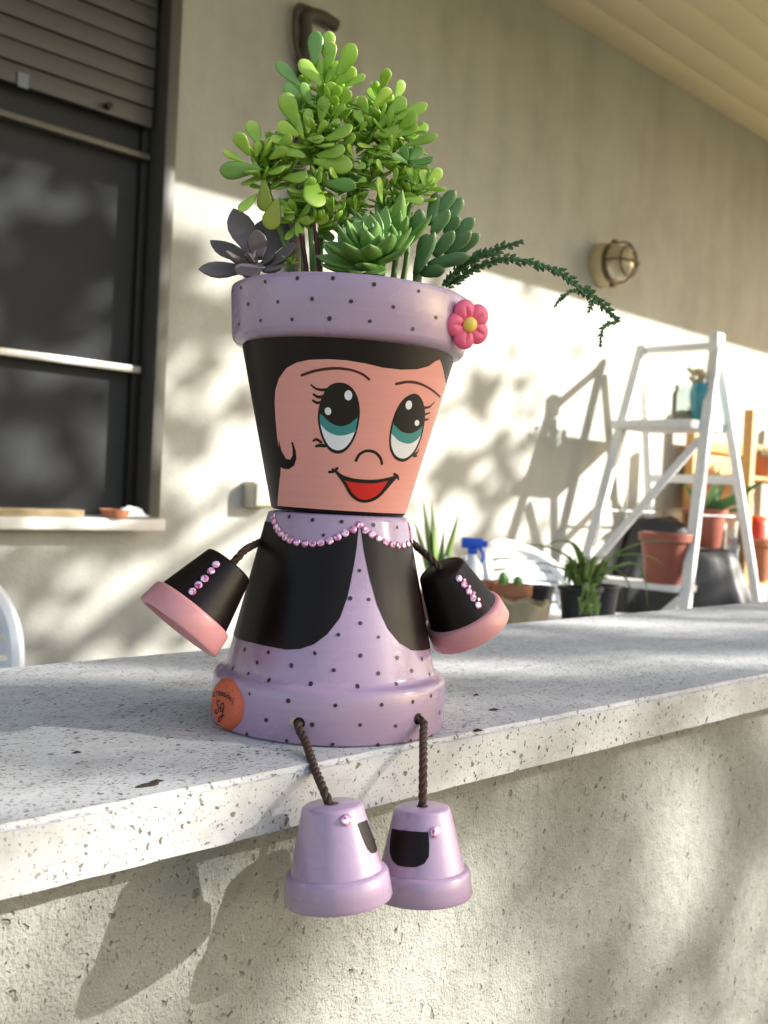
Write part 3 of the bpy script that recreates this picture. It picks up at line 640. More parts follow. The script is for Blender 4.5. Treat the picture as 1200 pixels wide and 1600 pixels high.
# spray bottle
q = on_t(736, 2.5); sb = thing('spray_bottle', 'white spray bottle with bright blue trigger head', 'spray bottle', q); X = Matrix.Translation(q) @ Matrix.Rotation(R(-45), 4, 'Z') @ Matrix.Diagonal((.78, .78, 1, 1))
obj('bottle', MB().lathe([(0, 0), (.034, 0), (.036, .01), (.036, .085), (.030, .105), (.016, .12), (.015, .128), (0, .128)], 28, X), M['white_pl'], sb)
g = MB().box((-.016, -.014, .128), (.016, .014, .142), X, .004); g2 = MB().box((-.036, -.012, .142), (.032, .012, .168), X, .005); g.add(g2.v, g2.f); g2 = MB().box((.030, -.009, .146), (.046, .009, .162), X, .004); g.add(g2.v, g2.f)
obj('spray_head', g, M['blue'], sb)
obj('trigger', MB().tube(bez([X @ V((.022, 0, .144)), X @ V((.034, 0, .128)), X @ V((.032, 0, .108))], 5), .004, 8), M['blue'], sb)
# aloe by the head
q = on_t(683, 2.2); pot('nursery_pot', 'plain brown pot under the pale green aloe behind figurine', q, .035, .045, .06, M['plastic_pot'])
q = q + V((0, 0, .052)); al = thing('small_aloe', 'pale green upright aloe behind the right shoulder of figurine', 'plant', q)
for (x, y, dz, wd) in ((660, 774, 0, .044), (674, 782, .03, .040), (718, 798, -.01, .040), (694, 825, -.06, .036), (655, 845, -.05, .036), (708, 850, .05, .036), (646, 810, .02, .036)):
    e = at(x, y, 2.2 + dz); obj('leaf', blade(q + (e - q) * .04, e, wd, .0, up=(.3, -.5, .6), thick=.008, bendv=.3, peak=.2), M['pale_aloe'], al)
q2 = on_t(700, 2.12); fl = thing('small_flowers', 'little white flowering plant beside the spray bottle', 'plant', q2); g = MB(); wf = MB()
for k in range(70):
    e = at(random.uniform(690, 728), random.uniform(866, 900), 2.12 + random.uniform(-.04, .04)); b = q2 + V((random.uniform(-.02, .02), random.uniform(-.02, .02), 0))
    m_ = blade(b.lerp(e, .5), e, .012, .01, 4, thick=.002); g.add(m_.v, m_.f)
    if k % 5 == 0: wf.lathe([(.0004, -.003), (.005, 0), (.0004, .004)], 6, Matrix.Translation(e))
obj('foliage', g, M['spider'], fl)['kind'] = 'stuff'; obj('blossoms', wf, M['white'], fl)['kind'] = 'stuff'
# spider plant and its pots
q = on_t(908, 2.22); pot('black_pot', 'black plastic pot holding the arching spider plant', q, .036, .046, .085, M['black_pl'], 'black plastic pots', rim=.12)
q3 = on_t(940, 2.3); pot('black_pot', 'dark grey plastic pot right behind the black spider plant pot', q3, .032, .040, .085, M['black_pl'], 'black plastic pots', rim=.12)
q4 = on_t(842, 2.42); pot('black_pot', 'small black pot between terracotta bowl and spider plant', q4, .030, .038, .065, M['black_pl'], 'black plastic pots', rim=.12)
b = q + V((0, 0, .078)); sp_ = thing('spider_plant', 'striped green spider plant with long arching leaves', 'plant', b)
for pts, wd in ((((905, 905), (898, 880), (865, 858), (825, 851), (778, 862)), .011), (((912, 905), (906, 872), (893, 850), (870, 846), (838, 862)), .012), (((915, 905), (945, 880), (980, 856), (1022, 846), (1075, 848)), .012),
                (((925, 905), (955, 888), (978, 905), (992, 942)), .011), (((930, 900), (985, 880), (1006, 900), (1012, 950)), .011), (((915, 905), (936, 888), (925, 925), (908, 968)), .014),
                (((900, 905), (880, 890), (850, 880), (830, 885)), .008), (((920, 905), (960, 870), (1010, 868), (1040, 885)), .007)):
    d = random.uniform(-.05, .05); P_ = [at(x, y, 2.22 - i * .01 + d * i / len(pts)) for i, (x, y) in enumerate(pts)]
    obj('leaf', curveleaf(P_, wd * 1.7), M['spider'], sp_)
g = MB()
for k in range(130):
    e = at(random.uniform(880, 960), random.uniform(868, 908), 2.22 + random.uniform(-.05, .05)); b1 = b + V((random.uniform(-.03, .03), random.uniform(-.03, .03), 0))
    m_ = blade(b1.lerp(e, .45), e, random.uniform(.007, .012), .012, 4, thick=.002); g.add(m_.v, m_.f)
for k in range(60):
    e = at(random.uniform(905, 935), random.uniform(925, 965), 2.14 + random.uniform(-.03, .02)); m_ = blade(e + V((random.uniform(-.01, .01), random.uniform(-.01, .01), .02)), e, random.uniform(.006, .010), .004, 4, thick=.002); g.add(m_.v, m_.f)
obj('small_foliage', g, M['spider'], sp_)['kind'] = 'stuff'

# ================================================================== THE FIGURINE
n_c = N1 + .004 + .071
_d = ray(512, 1130); ZF = n_c / _d.y
fc = CAM + _d * ZF; FB = V((fc.x, n_c, TOPZ + .0005))
cam_az = math.atan2(CAM.y - FB.y, CAM.x - FB.x)               # direction from the figurine to the camera
front = cam_az + R(17)
fig = thing('flowerpot_figurine', 'seated flowerpot doll in lilac polka dots with painted face', 'figurine', FB, front + PI / 2)   # local -y is the doll's front
FM = FR[fig.name]

class Turned:                                                 # a turned (lathe) surface: outer outline [(z, r)] in its own frame
    def __init__(s, M_, out): s.M = M_; s.inv = M_.inverted(); s.out = out
    def r(s, z):
        o = s.out
        if z <= o[0][0]: return o[0][1]
        for (z0, r0), (z1, r1) in zip(o, o[1:]):
            if z <= z1: return r0 + (r1 - r0) * (z - z0) / (z1 - z0)
        return o[-1][1]
    def hit(s, x, y):                                         # where the sight line through a photo pixel meets it -> (angle, z)
        o = s.inv @ CAM; d = s.inv.to_3x3() @ ray(x, y); best = None
        for (z0, r0), (z1, r1) in zip(s.out, s.out[1:]):
            k = (r1 - r0) / (z1 - z0); e = r0 + k * (o.z - z0); q = k * d.z
            A = d.x ** 2 + d.y ** 2 - q * q; B = 2 * (o.x * d.x + o.y * d.y - e * q); Cc = o.x ** 2 + o.y ** 2 - e * e; D = B * B - 4 * A * Cc
            t = (-B - math.sqrt(max(D, 0))) / (2 * A); z = o.z + t * d.z
            if z0 - 1e-6 <= z <= z1 + 1e-6 and (best is None or t < best[0]): best = (t, math.atan2(o.y + t * d.y, o.x + t * d.x), z, D)
        if best is None:
            zm = max(s.out[0][0], min(s.out[-1][0], (o + d * (-(o.x * d.x + o.y * d.y) / (d.x ** 2 + d.y ** 2))).z)); t = -(o.x * d.x + o.y * d.y) / (d.x ** 2 + d.y ** 2)
            return math.atan2(o.y + t * d.y, o.x + t * d.x), zm
        return best[1], best[2]
    def P(s, a, z, off=0):
        r = s.r(z) + off; return s.M @ V((r * math.cos(a), r * math.sin(a), z))
    def N_(s, a, z):
        h = .001; k = (s.r(z + h) - s.r(z - h)) / (2 * h); return (s.M.to_3x3() @ V((math.cos(a), math.sin(a), -k))).normalized()
def unwrap(az, ref):
    a, z = az
    while a - ref > PI: a -= 2 * PI
    while a - ref < -PI: a += 2 * PI
    return a, z
def patch(surf, poly_az, off, grid=.0022):                    # a coat of paint filling an outline given as (angle, z)
    rr = sum(surf.r(z) for a, z in poly_az) / len(poly_az)
    pts = []
    for (a0, z0), (a1, z1) in zip(poly_az, poly_az[1:] + poly_az[:1]):
        n = max(1, int(math.hypot((a1 - a0) * rr, z1 - z0) / grid))
        pts += [(rr * (a0 + (a1 - a0) * i / n), z0 + (z1 - z0) * i / n) for i in range(n)]
    nb = len(pts); xs = [p[0] for p in pts]; zs_ = [p[1] for p in pts]
    ins = []
    x = min(xs) + grid
    while x < max(xs):
        z = min(zs_) + grid
        while z < max(zs_): ins.append((x, z)); z += grid
        x += grid
    def inside(x, z):
        c = False
        for i in range(nb):
            x0, z0 = pts[i]; x1, z1 = pts[i - 1]
            if (z0 > z) != (z1 > z) and x < (x1 - x0) * (z - z0) / (z1 - z0) + x0: c = not c
        return c
    ins = [p for p in ins if inside(*p) and min((p[0] - q[0]) ** 2 + (p[1] - q[1]) ** 2 for q in pts) > (grid * .5) ** 2]
    vv, ee, ff, *_ = delaunay_2d_cdt([V(p) for p in pts + ins], [], [list(range(nb))], 1, 1e-7)
    mb = MB().add([surf.P(v.x / rr, v.y, off) for v in vv], [tuple(f) for f in ff])
    c = surf.P(sum(p[0] for p in pts) / nb / rr, sum(zs_) / nb)
    for i, f in enumerate(mb.f):                              # wind outwards
        a, b, d = (mb.v[j] for j in f[:3]); ax = surf.M @ V((0, 0, sum(zs_) / nb))
        if (b - a).cross(d - a).dot(a - ax) < 0: mb.f[i] = f[::-1]
    return mb
def px_patch(surf, poly, off, **k):
    az = [surf.hit(x, y) for x, y in poly]; ref = az[0][0]; return patch(surf, [unwrap(q, ref) for q in az], off, **k)
def stroke(surf, pts, width, off, mb=None, smooth=True):      # a brush line; width in metres, scalar or per point
    if smooth and len(pts) > 2: pp = [(p.x, p.y) for p in bez([V((x, y, 0)) for x, y in pts], 6)]
    else:
        pp = []
        for (x0, y0), (x1, y1) in zip(pts, pts[1:]): pp += [(x0 + (x1 - x0) * i / 4, y0 + (y1 - y0) * i / 4) for i in range(4)]
        pp.append(pts[-1])
    az = [surf.hit(*p) for p in pp]; ref = az[0][0]; az = [unwrap(q, ref) for q in az]
    rr = sum(surf.r(z) for a, z in az) / len(az); s2 = [(a * rr, z) for a, z in az]; n = len(s2)
    wd = [width] * n if not isinstance(width, (list, tuple)) else [width[min(int(i / (n - 1) * (len(width) - 1)), len(width) - 2)] + (width[min(int(i / (n - 1) * (len(width) - 1)) + 1, len(width) - 1)] - width[min(int(i / (n - 1) * (len(width) - 1)), len(width) - 2)]) * (i / (n - 1) * (len(width) - 1) - min(int(i / (n - 1) * (len(width) - 1)), len(width) - 2)) for i in range(n)]
    L, Rr = [], []
    ext = []
    for i in range(n):
        dx = s2[min(i + 1, n - 1)][0] - s2[max(i - 1, 0)][0]; dz = s2[min(i + 1, n - 1)][1] - s2[max(i - 1, 0)][1]; l = math.hypot(dx, dz) or 1
        nx, nz = -dz / l * wd[i] / 2, dx / l * wd[i] / 2
        L.append((s2[i][0] + nx, s2[i][1] + nz)); Rr.append((s2[i][0] - nx, s2[i][1] - nz)); ext.append((dx / l, dz / l))
    mb = mb or MB(); vs_ = []
    for (c0, e) in ((0, -1), (n - 1, 1)): pass
    for i in range(n): vs_ += [surf.P(L[i][0] / rr, L[i][1], off), surf.P(Rr[i][0] / rr, Rr[i][1], off)]
    fs_ = [(2 * i, 2 * i + 1, 2 * i + 3, 2 * i + 2) for i in range(n - 1)]
    mb.add(vs_, fs_)
    for i, sg in ((0, -1), (n - 1, 1)):                       # round ends
        a0 = math.atan2(ext[i][1] * sg, ext[i][0] * sg); k0 = [surf.P(s2[i][0] / rr, s2[i][1], off)] + [surf.P((s2[i][0] + math.cos(a0 + (j / 6 - .5) * PI) * wd[i] / 2) / rr, s2[i][1] + math.sin(a0 + (j / 6 - .5) * PI) * wd[i] / 2, off) for j in range(7)]
        mb.add(k0, [(0, j, j + 1) for j in range(1, 7)])
    return mb
def disc(surf, a, z, ra, off, mb, n=10, sq=1.0, rot=0.0):
    rr = surf.r(z); j0 = random.uniform(.9, 1.1)
    ring = []
    for k in range(n):
        t = 2 * PI * k / n; x, y = math.cos(t) * ra * j0, math.sin(t) * ra * sq; ring.append(surf.P(a + (x * math.cos(rot) - y * math.sin(rot)) / rr, z + x * math.sin(rot) + y * math.cos(rot), off))
    return mb.add([surf.P(a, z, off)] + ring, [(0, 1 + k, 1 + (k + 1) % n) for k in range(n)])

# ---- body pot (upside down)
HB = .1262
body = Turned(FM, [(-.0001, .0713), (.0012, .0713), (.0265, .0709), (.0290, .0700), (.0303, .0680), (.0308, .0660), (.0316, .0648), (.0330, .0639), (.0345, .0634), (HB - .0035, .0433), (HB - .001, .0424), (HB, .0406)])
g = MB().lathe([(.030, .001), (.0705, 0), (.0713, .0012), (.0709, .0265), (.0700, .0290), (.0680, .0303), (.0660, .0308), (.0648, .0316), (.0639, .0330), (.0633, .0345), (.0432, HB - .0035), (.0423, HB - .001), (.0405, HB), (.0005, HB)], 96, FM, .0012)
bo = obj('body', g, M['lilac'], fig, sharp=60); bo['label'] = 'lilac upside-down flowerpot body with black jacket'
c4 = lambda x, y: (200 + x / 1.9355, 770 + y / 1.9355)
aF = -PI / 2                                                  # the doll's front
def tol(surf, x, y): return unwrap(surf.hit(x, y), aF)
# black jacket fronts; carried on round the back
left_in = [(697, 106), (691, 170), (681, 230), (665, 310), (641, 378), (602, 428), (562, 458), (520, 472), (480, 474), (430, 465), (380, 454), (335, 442)]
left_top = [(444, 88), (455, 113), (480, 141), (515, 152), (560, 153), (610, 145), (650, 129), (680, 111)]
li = [tol(body, *c4(*p)) for p in left_in]; ltp = [tol(body, *c4(*p)) for p in left_top]
aB = aF - R(176); zb_ = li[-1][1]; zt_ = HB - .006
back = [(li[-1][0] + (aB - li[-1][0]) * k / 5, zb_) for k in range(1, 6)] + [(aB + (ltp[0][0] - aB) * k / 5, zt_ - .001) for k in range(0, 5)]
jk = MB(); jl = patch(body, li + back + ltp, .00018); obj('jacket', jl, M['black'], fig)
right_in = [(704, 108), (714, 180), (729, 250), (754, 340), (785, 410), (820, 453), (858, 476), (888, 477), (915, 468)]
right_top = [(862, 86), (861, 125), (853, 150), (832, 158), (797, 154), (762, 141), (732, 123)]
ri = [tol(body, *c4(*p)) for p in right_in]; rtp = [tol(body, *c4(*p)) for p in right_top]
aB2 = aF + R(176); back = [(ri[-1][0] + (aB2 - ri[-1][0]) * k / 5, ri[-1][1]) for k in range(1, 6)] + [(aB2 + (rtp[0][0] - aB2) * k / 5, zt_ - .001) for k in range(0, 5)]
obj('jacket', patch(body, ri + back + rtp, .00018), M['black'], fig)
# dots on the dress
dots = [(488, 72), (558, 82), (646, 87), (742, 97), (814, 104), (475, 125), (591, 128), (700, 235), (672, 319), (728, 322), (703, 394), (636, 429), (758, 436), (703, 492), (565, 485), (814, 499), (889, 502), (494, 522), (622, 536), (858, 538), (757, 546), (912, 548), (553, 577), (694, 584), (811, 577), (427, 566), (425, 482), (391, 513), (365, 546), (353, 474), (318, 530),
        (368, 608), (485, 629), (627, 643), (767, 641), (861, 632), (916, 614), (418, 687), (557, 701), (702, 702), (809, 705), (942, 665), (360, 730), (480, 750), (618, 761), (756, 763), (855, 749), (918, 735)]
g = MB()
for x, y in dots:
    a, z = body.hit(*c4(x, y)); disc(body, a, z, .00112 * random.uniform(.85, 1.12), .00022, g, 10, random.uniform(.9, 1.25), random.uniform(0, 3))
for row, (z, n) in enumerate(((.022, 15), (.014, 15), (.006, 15), (.042, 14), (.050, 14))):    # the same pattern round the back
    for k in range(n):
        a = 2 * PI * (k + .5 * (row % 2)) / n; rel = (a - cam_az + front * 0 + PI - (FM.to_euler().z * -1) * 0) 
        wp = body.P(a, z); 
        if (wp - FB).xy.normalized().dot((CAM - FB).xy.normalized()) < -.05: disc(body, a, z, .00125, .00022, g)
obj('polka_dots', g, M['dot'], fig)['kind'] = 'stuff'
# rhinestones
def gem_mesh(r):
    prof = [(r, 0), (r, r * .14), (r * .80, r * .34), (r * .5, r * .44)]; g = MB(); n = 8; vs_ = []
    for i, (a, z) in enumerate(prof): vs_ += [V((a * math.cos(2 * PI * (k + .5 * (i % 2)) / n), a * math.sin(2 * PI * (k + .5 * (i % 2)) / n), z)) for k in range(n)]
    fs_ = []
    for i in range(3):
        for k in range(n):
            if i % 2: fs_ += [(i * n + k, i * n + (k + 1) % n, (i + 1) * n + (k + 1) % n), (i * n + k, (i + 1) * n + (k + 1) % n, (i + 1) * n + k)]
            else: fs_ += [(i * n + k, i * n + (k + 1) % n, (i + 1) * n + k), (i * n + (k + 1) % n, (i + 1) * n + (k + 1) % n, (i + 1) * n + k)]
    fs_.append(tuple(3 * n + k for k in range(n))); g.add(vs_, fs_, False); return mesh('rhinestone', g, M['gem'], 0)
GM = gem_mesh(.00225); GM2 = gem_mesh(.0012)
def gem_at(surf, a, z, me, parent):
    nn = surf.N_(a, z); m_ = frame_m(surf.P(a, z, .0002), nn) @ Matrix.Rotation(random.uniform(0, 6), 4, 'Z'); return inst('rhinestone', me, parent, m_)
neck = [(441, 70), (443, 86), (448, 101), (455, 113), (464, 124), (476, 134), (491, 143), (511, 149), (536, 153), (559, 153), (583, 151), (610, 145), (634, 134), (657, 122), (681, 111), (700, 97), (717, 113), (737, 126), (758, 137), (779, 149), (799, 156), (817, 159), (833, 160), (846, 155), (855, 144), (859, 130), (861, 115), (861, 101)]
for x, y in neck: gem_at(body, *body.hit(*c4(x, y)), GM, fig)
# cord holes on the base
c5 = lambda x, y: (400 + x / 3.158, 1080 + y / 3.158)
for (x, y) in ((213, 158), (798, 136)):
    g = MB(); a, z = body.hit(*c5(x, y)); disc(body, a, z, .0033, .0003, g, 16); obj('cord_hole', g, M['ink'], fig)
g = MB(); a, z = body.hit(*c5(190, 150)); disc(body, a, z, .0030, .00024, g, 9, .8); obj('paint_chip', g, M['tan'], fig)
# terracotta badge with its lettering
ba, bz = body.hit(354, 1108); bz = .0146
BC = FM @ Matrix.Translation((-(.22 - .0712) * math.cos(ba), -(.22 - .0712) * math.sin(ba), 0))      # the disc is flatter than the pot
base_o = [(z, r) for z, r in body.out]
bg_ = MB(); nr_, na_ = 8, 40; vs_ = []; rad = .0148
for i in range(nr_ + 1):
    for k in range(na_):
        t = 2 * PI * k / na_; q = rad * min(1, i / (nr_ - 1)); hh = .0036 * (1 - (min(1, i / (nr_ - 1))) ** 8) if i < nr_ else -.0045
        zz = bz + q * math.sin(t); vs_.append(BC @ V(((.22 + hh) * math.cos(ba + 1.1 * q * math.cos(t) / .22), (.22 + hh) * math.sin(ba + 1.1 * q * math.cos(t) / .22), zz)))
bg_.add(vs_, [(i * na_ + k, i * na_ + (k + 1) % na_, (i + 1) * na_ + (k + 1) % na_, (i + 1) * na_ + k) for i in range(nr_) for k in range(na_)])
bd_ = obj('badge', bg_, M['terracotta_badge'], fig, sharp=60); bd_['label'] = 'terracotta disc with the maker\'s handwriting'
bsurf = Turned(BC, [(-.003, .2236), (.04, .2236)])
c7 = lambda x, y: (300 + (x * .90 + 44) / 6.6667, 1050 + (y * .92 - 26) / 6.6667)
ltr = [[(222, 262), (206, 270), (200, 290), (210, 302), (222, 296)],                                              # c
       [(236, 250), (240, 290)], [(238, 266), (246, 250), (256, 246)],                                             # r
       [(262, 272), (282, 264), (280, 248), (266, 250), (262, 270), (270, 290), (286, 284)],                        # e
       [(310, 262), (296, 262), (292, 284), (302, 294), (310, 282), (311, 262), (315, 296)],                        # a
       [(318, 268), (338, 270), (322, 304), (342, 304)],                                                           # z
       [(350, 278), (347, 308)], [(352, 262), (353, 265)],                                                         # i
       [(372, 290), (360, 300), (359, 318), (369, 324), (379, 312), (379, 296), (370, 290)], [(376, 268), (378, 272)],  # o
       [(392, 308), (384, 346)], [(388, 328), (402, 322), (407, 332), (398, 360)],                                 # n
       [(428, 352), (416, 396)], [(440, 330), (441, 333)]]                                                         # i
sg = [[(275, 362), (262, 350), (244, 362), (244, 392), (262, 410), (262, 450), (246, 494), (224, 488), (222, 466), (240, 458)],      # S
      [(322, 398), (318, 380), (300, 392), (284, 430), (284, 470), (300, 474), (320, 430), (324, 412), (308, 500), (292, 560), (270, 590), (256, 572), (272, 540), (308, 522), (330, 516)],   # G
      [(262, 432), (300, 440)]]
g = MB()
for s_ in ltr: stroke(bsurf, [c7(*p) for p in s_], .00052, .0003, g, len(s_) > 3)
obj('lettering', g, M['ink'], bd_)
g = MB()
for s_ in sg: stroke(bsurf, [c7(*p) for p in s_], .00072, .0003, g)
obj('monogram', g, M['ink'], bd_)
g = MB()
for (x, y) in ((490, 320), (502, 432), (470, 526), (420, 585), (425, 235), (282, 160), (345, 185)):
    a, z = bsurf.hit(*c7(x, y)); disc(bsurf, a, z, .00035, .0003, g, 6)
obj('specks', g, M['brow'], bd_)

# ---- head pot, tilted a little
HH = .1315
tiltax = (_F.xy.to_3d()).normalized()
HM = Matrix.Translation(FB + V((0, 0, HB + .0004))) @ Matrix.Rotation(R(.9), 4, tiltax) @ Matrix.Rotation(front + PI / 2, 4, 'Z')
ZR = .0985
head = Turned(HM, [(0, .0402), (.0015, .0412), (ZR - .003, .0642), (ZR - .0012, .0645), (ZR, .0685), (ZR + .0018, .0702), (ZR + .0045, .0710), (HH - .003, .0730), (HH, .0730)])
hd = obj('head', MB().lathe([(0, 0), (.0395, 0), (.0410, .0012), (.0416, .0035), (.0642, ZR - .003), (.0642, ZR + .004), (.058, ZR + .004), (.036, .008), (0, .008)], 96, HM, .001), M['black'], fig, sharp=50)
hd['label'] = 'flowerpot head painted with black hair'
rim = obj('rim', MB().lathe([(.0640, ZR - .0012), (.0655, ZR - .0008), (.0685, ZR), (.0702, ZR + .0018), (.0710, ZR + .0045), (.0730, HH - .003), (.0728, HH - .0008), (.0715, HH), (.0675, HH), (.0662, HH - .0015), (.0645, ZR)], 96, HM, .0012), M['lilac'], fig, sharp=60)
rim['label'] = 'lilac pot rim with dark dots, like a hat'
obj('soil', MB().lathe([(.0005, HH - .012), (.03, HH - .011), (.066, HH - .014)], 40, HM, .03), M['soil'], fig)
c3 = lambda x, y: (340 + x / 2.7907, 400 + y / 2.7907)
H3 = lambda x, y: unwrap(head.hit(*c3(x, y)), aF)
hl = [(250, 640), (253, 585), (268, 535), (300, 490), (345, 465), (400, 453), (480, 450), (560, 455), (640, 468), (720, 487), (800, 496), (870, 494), (920, 480), (950, 458), (968, 452), (980, 485), (988, 530), (991, 580), (989, 620), (986, 645)]
fa = [H3(*p) for p in hl]; last = fa[-1]
fa += [(last[0] + .12, last[1] - .004), (last[0] + .26, last[1] - .022), (last[0] + .34, .030), (last[0] + .34, .0022)]
lf = [(262, 1088), (268, 1010), (275, 950), (278, 905), (270, 850), (262, 800), (254, 720)]
la = [H3(*p) for p in lf]
la[0] = (la[0][0], .0022)
fa += [(fa[-1][0] + (la[0][0] - fa[-1][0]) * k / 12, .0022) for k in range(1, 12)] + la
face = obj('face', patch(head, fa, .00018), M['peach'], fig)
curl = [(268, 800), (280, 850), (300, 885), (318, 888), (328, 870), (328, 840), (322, 812), (330, 812), (342, 850), (345, 885), (334, 915), (312, 930), (288, 928), (270, 915)]
obj('hair_curl', px_patch(head, [c3(*p) for p in curl], .00026), M['black'], fig)
O1, O2, O3, O4, O5 = .00030, .00036, .00042, .00048, .00054
PXM = .000389 / 2.7907                                        # metres per pixel of the enlarged face
def ell(cx, cy, rx, ry, rot=0, n=36, k=1.0):
    return [(cx + k * (rx * math.cos(t) * math.cos(rot) - ry * math.sin(t) * math.sin(rot)), cy + k * (rx * math.cos(t) * math.sin(rot) + ry * math.sin(t) * math.cos(rot))) for t in [2 * PI * i / n for i in range(n)]]
def smoothpoly(pts, n=4):
    P_ = pts[-1:] + pts + pts[:2]; out = []
    for i in range(1, len(P_) - 2):
        a, b, c, d = (V((*P_[j], 0)) for j in (i - 1, i, i + 1, i + 2))
        for k in range(n):
            t = k / n; q = .5 * ((2 * b) + (c - a) * t + (2 * a - 5 * b + 4 * c - d) * t * t + (3 * b - a - 3 * c + d) * t ** 3); out.append((q.x, q.y))
    return out
def shrink(pts, cx, cy, k): return [(cx + (x - cx) * k, cy + (y - cy) * k) for x, y in pts]
def clip_above(pts, curve):                                   # the part of an eye outline above a lower edge curve (left to right)
    def yc(x):
        if x <= curve[0][0]: return curve[0][1]
        for (x0, y0), (x1, y1) in zip(curve, curve[1:]):
            if x <= x1: return y0 + (y1 - y0) * (x - x0) / (x1 - x0)
        return curve[-1][1]
    up = [p for p in pts if p[1] < yc(p[0])]
    k = max(range(len(pts)), key=lambda i: pts[i][1]); o2 = pts[k:] + pts[:k]; up = [p for p in o2 if p[1] < yc(p[0])]
    cv = [p for p in curve if min(q[0] for q in up) < p[0] < max(q[0] for q in up)]
    return up + (cv if up[-1][0] < up[0][0] else cv[::-1])
def dense(c): return [(p.x, p.y) for p in bez([V((x, y, 0)) for x, y in c], 5)]
def eye(outline, cx, cy, pup, iris, glints, lashes):
    X3 = lambda L: [c3(*p) for p in L]
    e = obj('eye', px_patch(head, X3(outline), O1, grid=.0012), M['ink'], fig)
    inn = shrink(outline, cx, cy, .905)
    obj('eye_white', px_patch(head, X3(inn), O2, grid=.0012), M['white'], e)
    obj('iris', px_patch(head, X3(clip_above(inn, dense(iris))), O3, grid=.0012), M['teal'], e)
    obj('pupil', px_patch(head, X3(clip_above(shrink(outline, cx, cy, .96), dense(pup))), O4, grid=.0012), M['ink'], e)
    for (x, y, rx, ry, rot) in glints: obj('glint', px_patch(head, X3(ell(x, y, rx, ry, rot, 20)), O5, grid=.001), M['white'], e)
    for L, wd in lashes: obj('eyelash', stroke(head, X3(L), [w_ * PXM * 1.25 for w_ in wd], O1), M['ink'], e)
eL = smoothpoly([(528, 552), (575, 565), (608, 610), (620, 675), (612, 745), (592, 805), (560, 848), (525, 862), (488, 848), (460, 805), (442, 745), (438, 690), (452, 625), (483, 570)], 4)
eye(eL, 530, 707, [(430, 680), (455, 693), (490, 725), (530, 742), (570, 735), (600, 712), (630, 690)], [(430, 715), (450, 735), (480, 765), (520, 782), (560, 780), (600, 765), (630, 740)],
    [(570, 608, 17, 22, 0), (482, 677, 14, 17, -.2)], [([(408, 562), (428, 578), (455, 584), (482, 582)], [5, 8, 10]), ([(419, 604), (440, 615), (470, 611)], [7, 10, 10]), ([(416, 630), (434, 640), (460, 636)], [7, 9, 9]), ([(418, 806), (432, 800), (452, 812)], [6, 9, 9]), ([(430, 830), (445, 826), (468, 828)], [8, 11, 11])])
eR = smoothpoly([(855, 600), (885, 618), (902, 668), (900, 730), (886, 795), (862, 852), (830, 888), (798, 897), (768, 880), (750, 840), (748, 790), (758, 730), (778, 672), (812, 622)], 4)
eye(eR, 826, 748, [(750, 720), (772, 740), (802, 766), (838, 773), (870, 760), (892, 740), (910, 715)], [(745, 760), (762, 780), (792, 808), (832, 818), (862, 805), (882, 782), (905, 750)],
    [(831, 650, 14, 20, .15), (866, 728, 10, 13, .1)], [([(898, 662), (922, 658), (943, 638)], [9, 8, 5]), ([(900, 692), (922, 684)], [9, 6]), ([(895, 716), (916, 712)], [9, 7]), ([(848, 868), (868, 858), (876, 842)], [10, 9, 5]), ([(852, 872), (866, 872)], [9, 8])])
for L in ([(368, 520), (430, 500), (510, 490), (580, 497), (630, 515), (660, 538)], [(778, 558), (830, 549), (880, 557), (930, 582), (968, 614)]):
    obj('eyebrow', stroke(head, [c3(*p) for p in L], [11 * PXM, 11 * PXM, 9 * PXM, 10 * PXM], O1), M['brow'], fig)
obj('nose', stroke(head, [c3(*p) for p in [(603, 892), (618, 866), (648, 850), (685, 856), (708, 880), (716, 906)]], 11.5 * PXM, O1), M['ink'], fig)
mo = dense([(510, 935), (540, 958), (600, 976), (680, 979), (740, 970), (780, 957)]) + dense([(780, 960), (745, 1003), (705, 1048), (665, 1070), (620, 1070), (582, 1042), (552, 990), (512, 937)])
mouth = obj('mouth', px_patch(head, [c3(*p) for p in mo], O1, grid=.0012), M['ink'], fig)
mr = dense([(553, 979), (600, 988), (680, 991), (742, 980)]) + dense([(738, 988), (702, 1036), (662, 1059), (624, 1060), (590, 1036), (562, 990)])
obj('lips', px_patch(head, [c3(*p) for p in mr], O2, grid=.0012), M['red'], mouth)
obj('lip_line', stroke(head, [c3(*p) for p in [(503, 931), (516, 940), (545, 961), (600, 977), (680, 981), (740, 972), (784, 958)]], 11 * PXM, O3), M['ink'], mouth)
obj('lip_line', stroke(head, [c3(*p) for p in [(516, 940), (552, 990), (582, 1042), (620, 1068), (665, 1068), (705, 1046), (745, 1002), (780, 962)]], 9 * PXM, O3), M['ink'], mouth)
for L in ([(487, 942), (505, 940), (522, 926)], [(768, 950), (782, 960), (787, 973)]): obj('mouth_corner', stroke(head, [c3(*p) for p in L], 11 * PXM, O1), M['ink'], mouth)
# dots on the rim
g = MB()
vis = [(102, 138), (208, 112), (348, 97), (503, 97), (682, 124), (876, 153), (134, 210), (263, 200), (412, 187), (582, 198), (766, 222), (952, 268), (94, 298), (188, 282), (325, 277), (488, 273), (664, 285), (851, 319)]
for x, y in vis:
    a, z = head.hit(*c3(x, y)); disc(head, a, z, .00112 * random.uniform(.88, 1.1), .0003, g, 10, random.uniform(.9, 1.2), random.uniform(0, 3))
for row, z in enumerate((ZR + .008, ZR + .017, ZR + .026)):
    for k in range(15):
        a = 2 * PI * (k + .5 * (row % 2)) / 15
        if (head.P(a, z) - FB).xy.normalized().dot((CAM - FB).xy.normalized()) < -.1: disc(head, a, z, .00125, .0003, g)
obj('polka_dots', g, M['dot'], fig)['kind'] = 'stuff'
